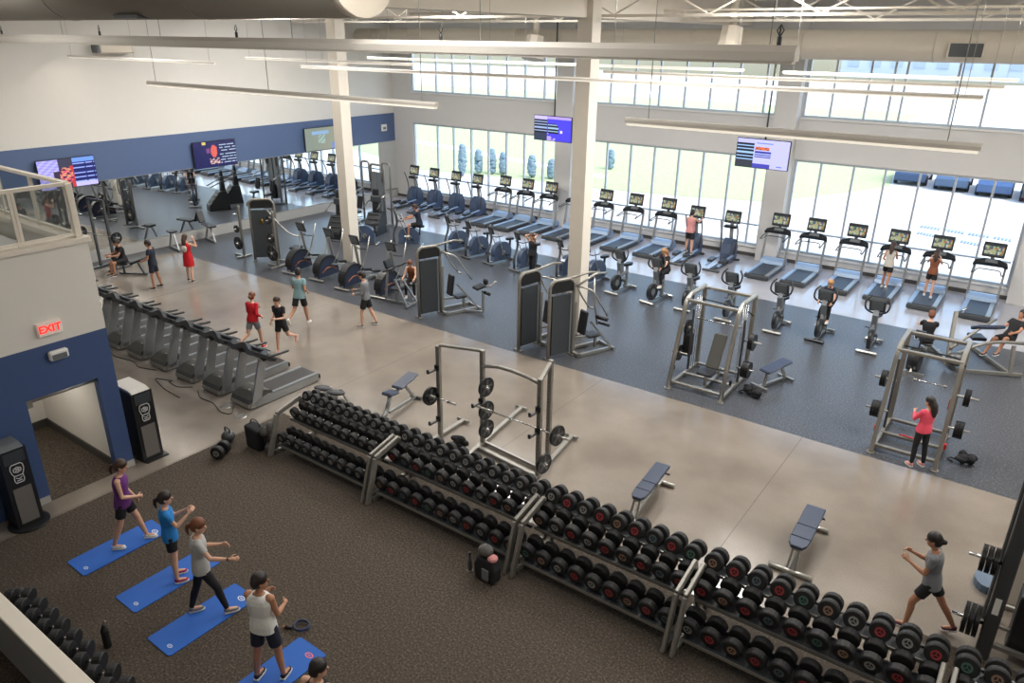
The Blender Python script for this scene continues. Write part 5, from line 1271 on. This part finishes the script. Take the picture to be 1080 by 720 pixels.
# rower and leg machine at the right
t=thing('rowing_machine','long rowing machine with a black round fan behind the empty squat cage','rowing machine',(-2.0,21.6,0),-4)
m=MB(); m.cyl((-.14,.05,.36),(.14,.05,.36),.34,26); m.build('fan_housing',black,t)
m=MB(); m.beam((0,.3,.30),(0,2.1,.36),.12,.10,ch=.01); m.build('rail',silver,t)
m=MB(); m.beam((-.34,-.25,.04),(.34,-.25,.04),.08,.07); m.beam((-.25,2.0,.04),(.25,2.0,.04),.07,.07); m.beam((0,2.0,.05),(0,2.0,.34),.05,.05,(0,1,0)); m.beam((0,-.25,.05),(0,.1,.5),.05,.05,(0,1,0)); m.build('foot_frame',steel,t)
m=MB(); m.box((0,1.25,.44),(.30,.24,.07),ch=.03); m.build('seat',black,t)
m=MB(); m.path([(.02,.1,.6),(.05,-.1,.95),(.02,-.15,1.1)],.02,8); m.box((.02,-.16,1.15),(.24,.05,.2)); m.build('monitor',dgrey,t)
t=thing('leg_press','grey plate-loaded leg press with a slate pad at the right edge','leg press',(-.35,22.6,0),25)
m=MB(); m.beam((-.7,0,.06),(.9,0,.06),.09,.08); m.beam((-.7,0,.06),(-.9,1.9,.06),.09,.08); m.beam((.6,0,.06),(.3,2.0,.06),.09,.08); m.beam((-.95,.2,.1),(-.75,.9,1.45),.09,.09,(0,1,0)); m.beam((.6,0,.08),(.55,.1,.85),.08,.08,(0,1,0)); m.build('base_frame',frameg,t)
m=MB(); m.path([(-.9,.2,.35),(-.2,.3,.75),(.4,.5,.8),(1.2,.6,.75)],.045,8,.2); m.path([(-.9,.3,.55),(-.2,.7,1.0),(.3,.9,1.3)],.04,8,.2); m.build('lever',frameg,t)
m=MB(); pad(m,(.15,.9,1.05),(.75,.42,.10),-25,10); m.build('back_pad',vinyl,t)
m=MB(); m.ell((-.75,.15,.32),(.28,.2,.2)); m.build('counterweight',gun,t)
m=MB(); pad(m,(.1,1.3,.6),(.4,.45,.1)); m.build('seat',bvinyl,t)
m=MB(); m.path([(-.75,.9,1.4),(-.6,.8,1.55),(-.5,.9,1.6)],.025,8); m.build('handle',chrome,t)
# big functional machine cut by right edge
t=thing('power_rack','dark grey power rack with plates on pegs cut off by the right edge','power rack',(.72,10.95,0))
for x,y in((0,0),(0,.95),(1.25,0),(1.25,.95)):
    m=MB(); m.box((x,y,1.5),(.19,.14,3.0),ch=.015); m.build('upright',gun,t)
m=MB(); m.beam((0,0,2.95),(1.25,0,2.95),.10,.10); m.beam((0,.95,2.95),(1.25,.95,2.95),.10,.10); m.beam((0,0,2.9),(0,.95,2.9),.1,.1); m.build('top_frame',gun,t)
m=MB(); m.beam((0,0,.25),(1.25,0,.25),.07,.07); m.beam((0,.06,.05),(0,.9,.05),.09,.08); m.beam((0,.2,.45),(1.25,.2,.45),.04,.05); m.build('base_bar',steel,t)
for z in(1.62,.55):
    m=MB(); m.cyl((-.02,.0,z),(-.50,.0,z),.026,12); m.build('plate_peg',chrome,t)
m=MB(); m.box((.62,.3,.62),(.75,.4,1.05),ch=.02); m.build('weight_stack_cover',black,t)
m=MB()
for x in(.5,.62,.74): m.cyl((x,.12,.2),(x,.12,2.9),.012,8)
m.build('guide_rod',chrome,t)
m=MB(); m.box((-.0,-.07,.95),(.08,.008,.28)); m.build('paper_label',white,t)
for z,l in((1.62,'upper'),(.55,'lower')):
    for k in range(3): plate('%s black plate on the %s peg of the power rack at the right edge'%(['innermost','middle','outermost'][k],l),(.55-k*.075,10.95,z),0,.20 if z>1 else .24,.05,'plates on the power rack')
for i,(x,y,l) in enumerate([(.62,12.80,'dark round foot block at the base of the column at the right edge')]):
    m=MB(); m.prism([(x+math.cos(a)*.2,y+math.sin(a)*.3) for a in [2*PI*k/16 for k in range(16)]],.0,.14,'xy'); tag(m.build('rubber_block',mat('slate_block',srgb(86,104,126),.5)),l,'foot block')
# ------------------------------------------------------------------ kiosks
def make_kiosk(label,loc,deep):
    t=thing('wipes_kiosk',label,'kiosk',loc,0,'black wipe dispenser kiosks'); w=.44;h=1.58
    m=MB(); m.prism([(0,-w/2),(-deep,-w/2),(-deep,w/2),(0,w/2)],.03,h,'xy'); m.build('cabinet',black,t)
    m=MB(); m.prism([(.0,h),(-.16,h+.05),(-deep,h+.05),(-deep,h)],-w/2+.03,w/2-.03,'xz'); m.build('top',mgrey if deep<.6 else mat('pale_top',srgb(205,200,192),.5),t)
    m=MB(); m.box((.008,0,.46),(.016,w-.14,.72)); m.build('lower_panel',mat('kiosk_panel_grey',srgb(110,106,102),.5),t)
    m=MB(); m.box((.008,0,1.43),(.016,w-.10,.22)); m.build('upper_panel',dgrey,t)
    m=MB(); m.cyl((-.12,0,0),(-.12,0,.03),.34,28) if deep<.6 else m.prism([(.10,-.2),(-.3,-.24),(-.3,.30),(.10,.28)],0,.03,'xy'); m.build('floor_plate',black,t)
    # white outline mark: bottle-shaped outline around a small rounded emblem
    wm=mat('kiosk_mark_white',srgb(220,220,220),.5); m=MB(); X_=.012
    def ln(pts,r=.006):
        for p,q in zip(pts,pts[1:]): m.beam((X_,p[0],p[1]),(X_,q[0],q[1]),.012,r*2,(1,0,0))
    ln([(-.09,1.12),(-.11,1.20),(-.10,1.27),(-.07,1.30),(.07,1.30),(.10,1.27),(.11,1.20),(.09,1.12),(.07,1.08),(.08,.98),(.06,.93),(-.06,.93),(-.08,.98),(-.07,1.08),(-.09,1.12)])
    ln([(-.06,1.16),(-.06,1.21),(0,1.235),(.06,1.21),(.06,1.16),(0,1.13),(-.06,1.16)],.005); ln([(-.03,1.17),(.03,1.17),(.03,1.20),(-.03,1.20)],.005)
    ln([(-.07,1.07),(.07,1.07)]); ln([(-.05,1.03),(.0,1.0),(.05,1.03)],.005); ln([(-.045,.97),(.045,.97)],.004)
    m.build('printed_mark',wm,t); return t
make_kiosk('black wipes kiosk with a pale top just past the blue doorway',(-14.2,6.62,0),.8)
make_kiosk('black wipes kiosk with a white mark left of the doorway',(-13.78,4.02,0),.48)
# ------------------------------------------------------------------ odds and ends
t=thing('gym_bag','black upright bag hanging at the end of the leftmost dumbbell rack','bag',(-12.85,8.25,0))
m=MB(); m.prism([(-.22,0),(.22,0),(.26,.50),(-.24,.54)],-.14,.14,'xz'); o=m.build('body',CL['black_cloth'],t); bv=o.modifiers.new('b','BEVEL'); bv.width=.05; bv.segments=3
m=MB(); m.path([(-.2,0,.5),(-.1,0,.68),(.1,0,.68),(.2,0,.5)],.014,6); m.build('strap',black,t)
t=thing('gym_bag','rumpled grey jacket-like bag slung over the rack end beside the black bag','bag',(-12.42,8.33,0))
m=MB(); rnd=random.Random(3)
for k in range(14): m.ell((rnd.uniform(-.10,.05),rnd.uniform(-.14,.14),.32+rnd.uniform(-.25,.3)),(.09,.10,.14),10,7)
m.build('body',cloth('charcoal_cloth',84,82,80),t)
m=MB(); m.tube([(-.05,-.1,.7),(.0,-.18,.4),(-.02,-.1,.02)],.02,6); m.build('strap',black,t)
dumbbell('large dark dumbbell lying on the carpet at the left end of the racks',(-13.15,7.55,.155),0,25,.15,'white')
t=thing('kettlebell','grey kettlebell on the floor behind the lone large dumbbell','kettlebell',(-13.55,8.0,0))
m=MB(); m.ell((0,0,.14),(.15,.15,.14)); m.build('body',gun,t); m=MB(); m.path([(-.08,0,.24),(-.09,0,.36),(.09,0,.36),(.08,0,.24)],.018,8,.05); m.build('handle',gun,t)
t=thing('backpack','black backpack with a pale pocket and bottle leaning at the third rack','bag',(-6.17,7.9,0))
m=MB(); m.prism([(-.20,0),(.20,0),(.22,.28),(.15,.46),(-.15,.46),(-.22,.28)],-.12,.12,'xz'); o=m.build('body',CL['black_cloth'],t); bv=o.modifiers.new('b','BEVEL'); bv.width=.05; bv.segments=3
m=MB(); m.box((.05,-.135,.18),(.14,.03,.22),ch=.01); m.build('pocket',mgrey,t)
m=MB(); m.ell((-.04,0,.55),(.14,.12,.10)); m.build('top_roll',cloth('charcoal_cloth',84,82,80),t)
m=MB(); m.ell((.12,-.02,.47),(.09,.09,.06)); m.build('pale_cloth_piece',CL['dusty_pink_cloth'],t)
t=thing('water_bottle','slim dark bottle standing alone on the carpet left of the backpack','bottle',(-6.52,7.86,0))
m=MB(); m.lathe((0,0,0),(0,0,1),[(0,.034),(.02,.038),(.2,.036),(.26,.02),(.34,.014)],14); m.build('body',gun,t); m=MB(); m.cyl((0,0,.34),(0,0,.40),.016,10); m.build('cap',black,t); m=MB(); m.cyl((0,0,.0),(0,0,.03),.045,14); m.build('base_ring',steel,t)
t=thing('water_bottle','tall dark bottle standing on the carpet beside the bottom left dumbbells','bottle',(-9.75,3.35,0))
m=MB(); m.lathe((0,0,0),(0,0,1),[(0,.055),(.3,.055),(.36,.03),(.40,.02)],14); m.build('body',black,t); m=MB(); m.path([(0,0,.4),(.03,0,.46),(.07,.02,.5)],.012,6); m.build('spout',steel,t)
def clump(name,label,cat,loc,n,r,m_,seed,parts=()):
    t=thing(name,label,cat,loc); rnd=random.Random(seed); m=MB()
    for k in range(n): m.ell((rnd.uniform(-r,r),rnd.uniform(-r*.7,r*.7),rnd.uniform(.06,.18)),(rnd.uniform(.06,.13),rnd.uniform(.05,.1),rnd.uniform(.05,.09)),9,6)
    m.build('body',m_,t)
    m=MB(); m.tube([(-r,0,.05),(-r*1.5,.05,.04),(-r*1.9,-.04,.03),(-r*1.2,-.12,.03)],.018,6); m.build('strap',black,t); return t
clump('gym_bag','crumpled black bag on the rubber floor right of the smith machine','bag',(-5.02,17.45,0),16,.18,CL['black_cloth'],1)
clump('gym_bag','black straps and small bag on the rubber floor right of the empty squat cage','bag',(-.22,16.95,0),12,.16,CL['black_cloth'],2)
clump('gym_bag','small black bag with cords on the floor under the open squat rack','bag',(-9.35,10.95,0),8,.11,CL['black_cloth'],5)
# ------------------------------------------------------------------ people on machines
RUN=dict(L=(24,2,30),R=(-16,2,35,0,0),AL=(-15,10,85,10),AR=(30,10,90,20),lean=4,head=(0,4))
person('woman in a stone-coloured vest and black shorts running on a window treadmill',(-4.1,28.35,.22),0,RUN,'f',1.72,'t','brown','long',('tank','stone_cloth'),('shorts','black_cloth'),'white_cloth')
person('woman in brown top and black skirt-like shorts walking on a window treadmill',(-2.7,28.3,.22),5,dict(L=(10,2,8),R=(-10,2,10),AL=(50,15,80,20),AR=(50,15,80,20),head=(0,6)),'f',1.66,'f','brown','long',('tank','brown_cloth'),('shorts','black_cloth'),'white_cloth')
person('man in dusty pink sleeveless top on the cross trainer by the window',(-11.35,27.75,.40),0,dict(L=(16,5,20),R=(-4,5,6),AL=(55,12,50,5),AR=(60,12,45,5),head=(0,6)),'m',1.76,'f','dark','short',('tank','dusty_pink_cloth'),('shorts','black_cloth'),'grey_cloth')
SIT=dict(L=(80,6,75),R=(60,6,55),AL=(55,8,30,10),AR=(55,8,30,10),lean=6,head=(0,8))
person('blonde woman in black riding the upright bike, facing the viewer',(-10.2,23.12,0),170,dict(SIT,lean=14),'f',1.68,'f','blond','long',('tee','black_cloth'),('leggings','black_cloth'),'white_cloth',sit=1.08)
person('blond rider mostly hidden behind the console of the middle right bike',(-4.75,23.06,0),180,dict(SIT,lean=18),'f',1.66,'f','blond','short',('tee','navy_cloth'),('leggings','black_cloth'),'white_cloth',sit=1.08)
person('woman in black with both arms raised behind her head beside a tall-masted bike',(-15.25,22.3,0),170,dict(L=(4,3,4),R=(-3,3,3),AL=(150,20,120,20),AR=(150,20,120,20),head=(0,5)),'f',1.68,'f','brown','long',('tank','black_cloth'),('leggings','black_cloth'),'dusty_pink_cloth')
person('person in black sitting on the rowing machine, back of the head to the viewer',(-1.95,22.85,0),10,dict(L=(88,8,30,10),R=(88,8,30,10),AL=(60,8,20,5),AR=(60,8,20,5),lean=4,head=(0,10)),'m',1.74,'f','auburn','short',('tee','black_cloth'),('shorts','black_cloth'),'black_cloth',sit=.60)
person('person in black lying back on the leg press at the right edge',(-.05,23.9,0),150,dict(L=(100,8,70),R=(85,8,60),AL=(20,10,40,10),AR=(20,10,40,10),lean=-30,head=(0,10)),'m',1.76,'t','dark','short',('tee','black_cloth'),('shorts','black_cloth'),'black_cloth',sit=.78)
person('person with brown ponytail leaning on the low frame left of the boom-arm machine',(-17.1,17.75,0),-150,dict(L=(80,8,80),R=(80,8,80),AL=(60,10,40,10),AR=(60,10,40,10),lean=22,head=(0,5)),'f',1.68,'f','auburn','pony',('tank','brown_cloth'),('leggings','black_cloth'),'white_cloth',sit=.72)
person('man in dark clothes with brown hair sitting on a bike in the crowded middle row',(-21.6,22.98,0),120,dict(SIT,lean=10),'m',1.76,'t','brown','short',('tee','navy_cloth'),('shorts','black_cloth'),'white_cloth',sit=1.03)
person('person in dark clothes sitting on the bench by the far mirror rack',(-27.5,13.15,0),170,dict(L=(85,10,85),R=(80,10,75),AL=(40,10,60,20),AR=(40,10,60,20),lean=8,head=(0,12)),'m',1.74,'t','dark','short',('tee','black_cloth'),('shorts','black_cloth'),'black_cloth',sit=.60)
person('woman in red long-sleeved top jogging just left of the woman in black',(-17.55,11.65,0),20,dict(L=(-22,3,55,0,0),R=(18,3,16),AL=(20,12,90,20),AR=(-20,12,85,5),lean=7,head=(0,4)),'f',1.70,'f','auburn','bun',('long','red_cloth'),('shorts','grey_cloth'),'red_cloth')
bpy.context.view_layer.update()
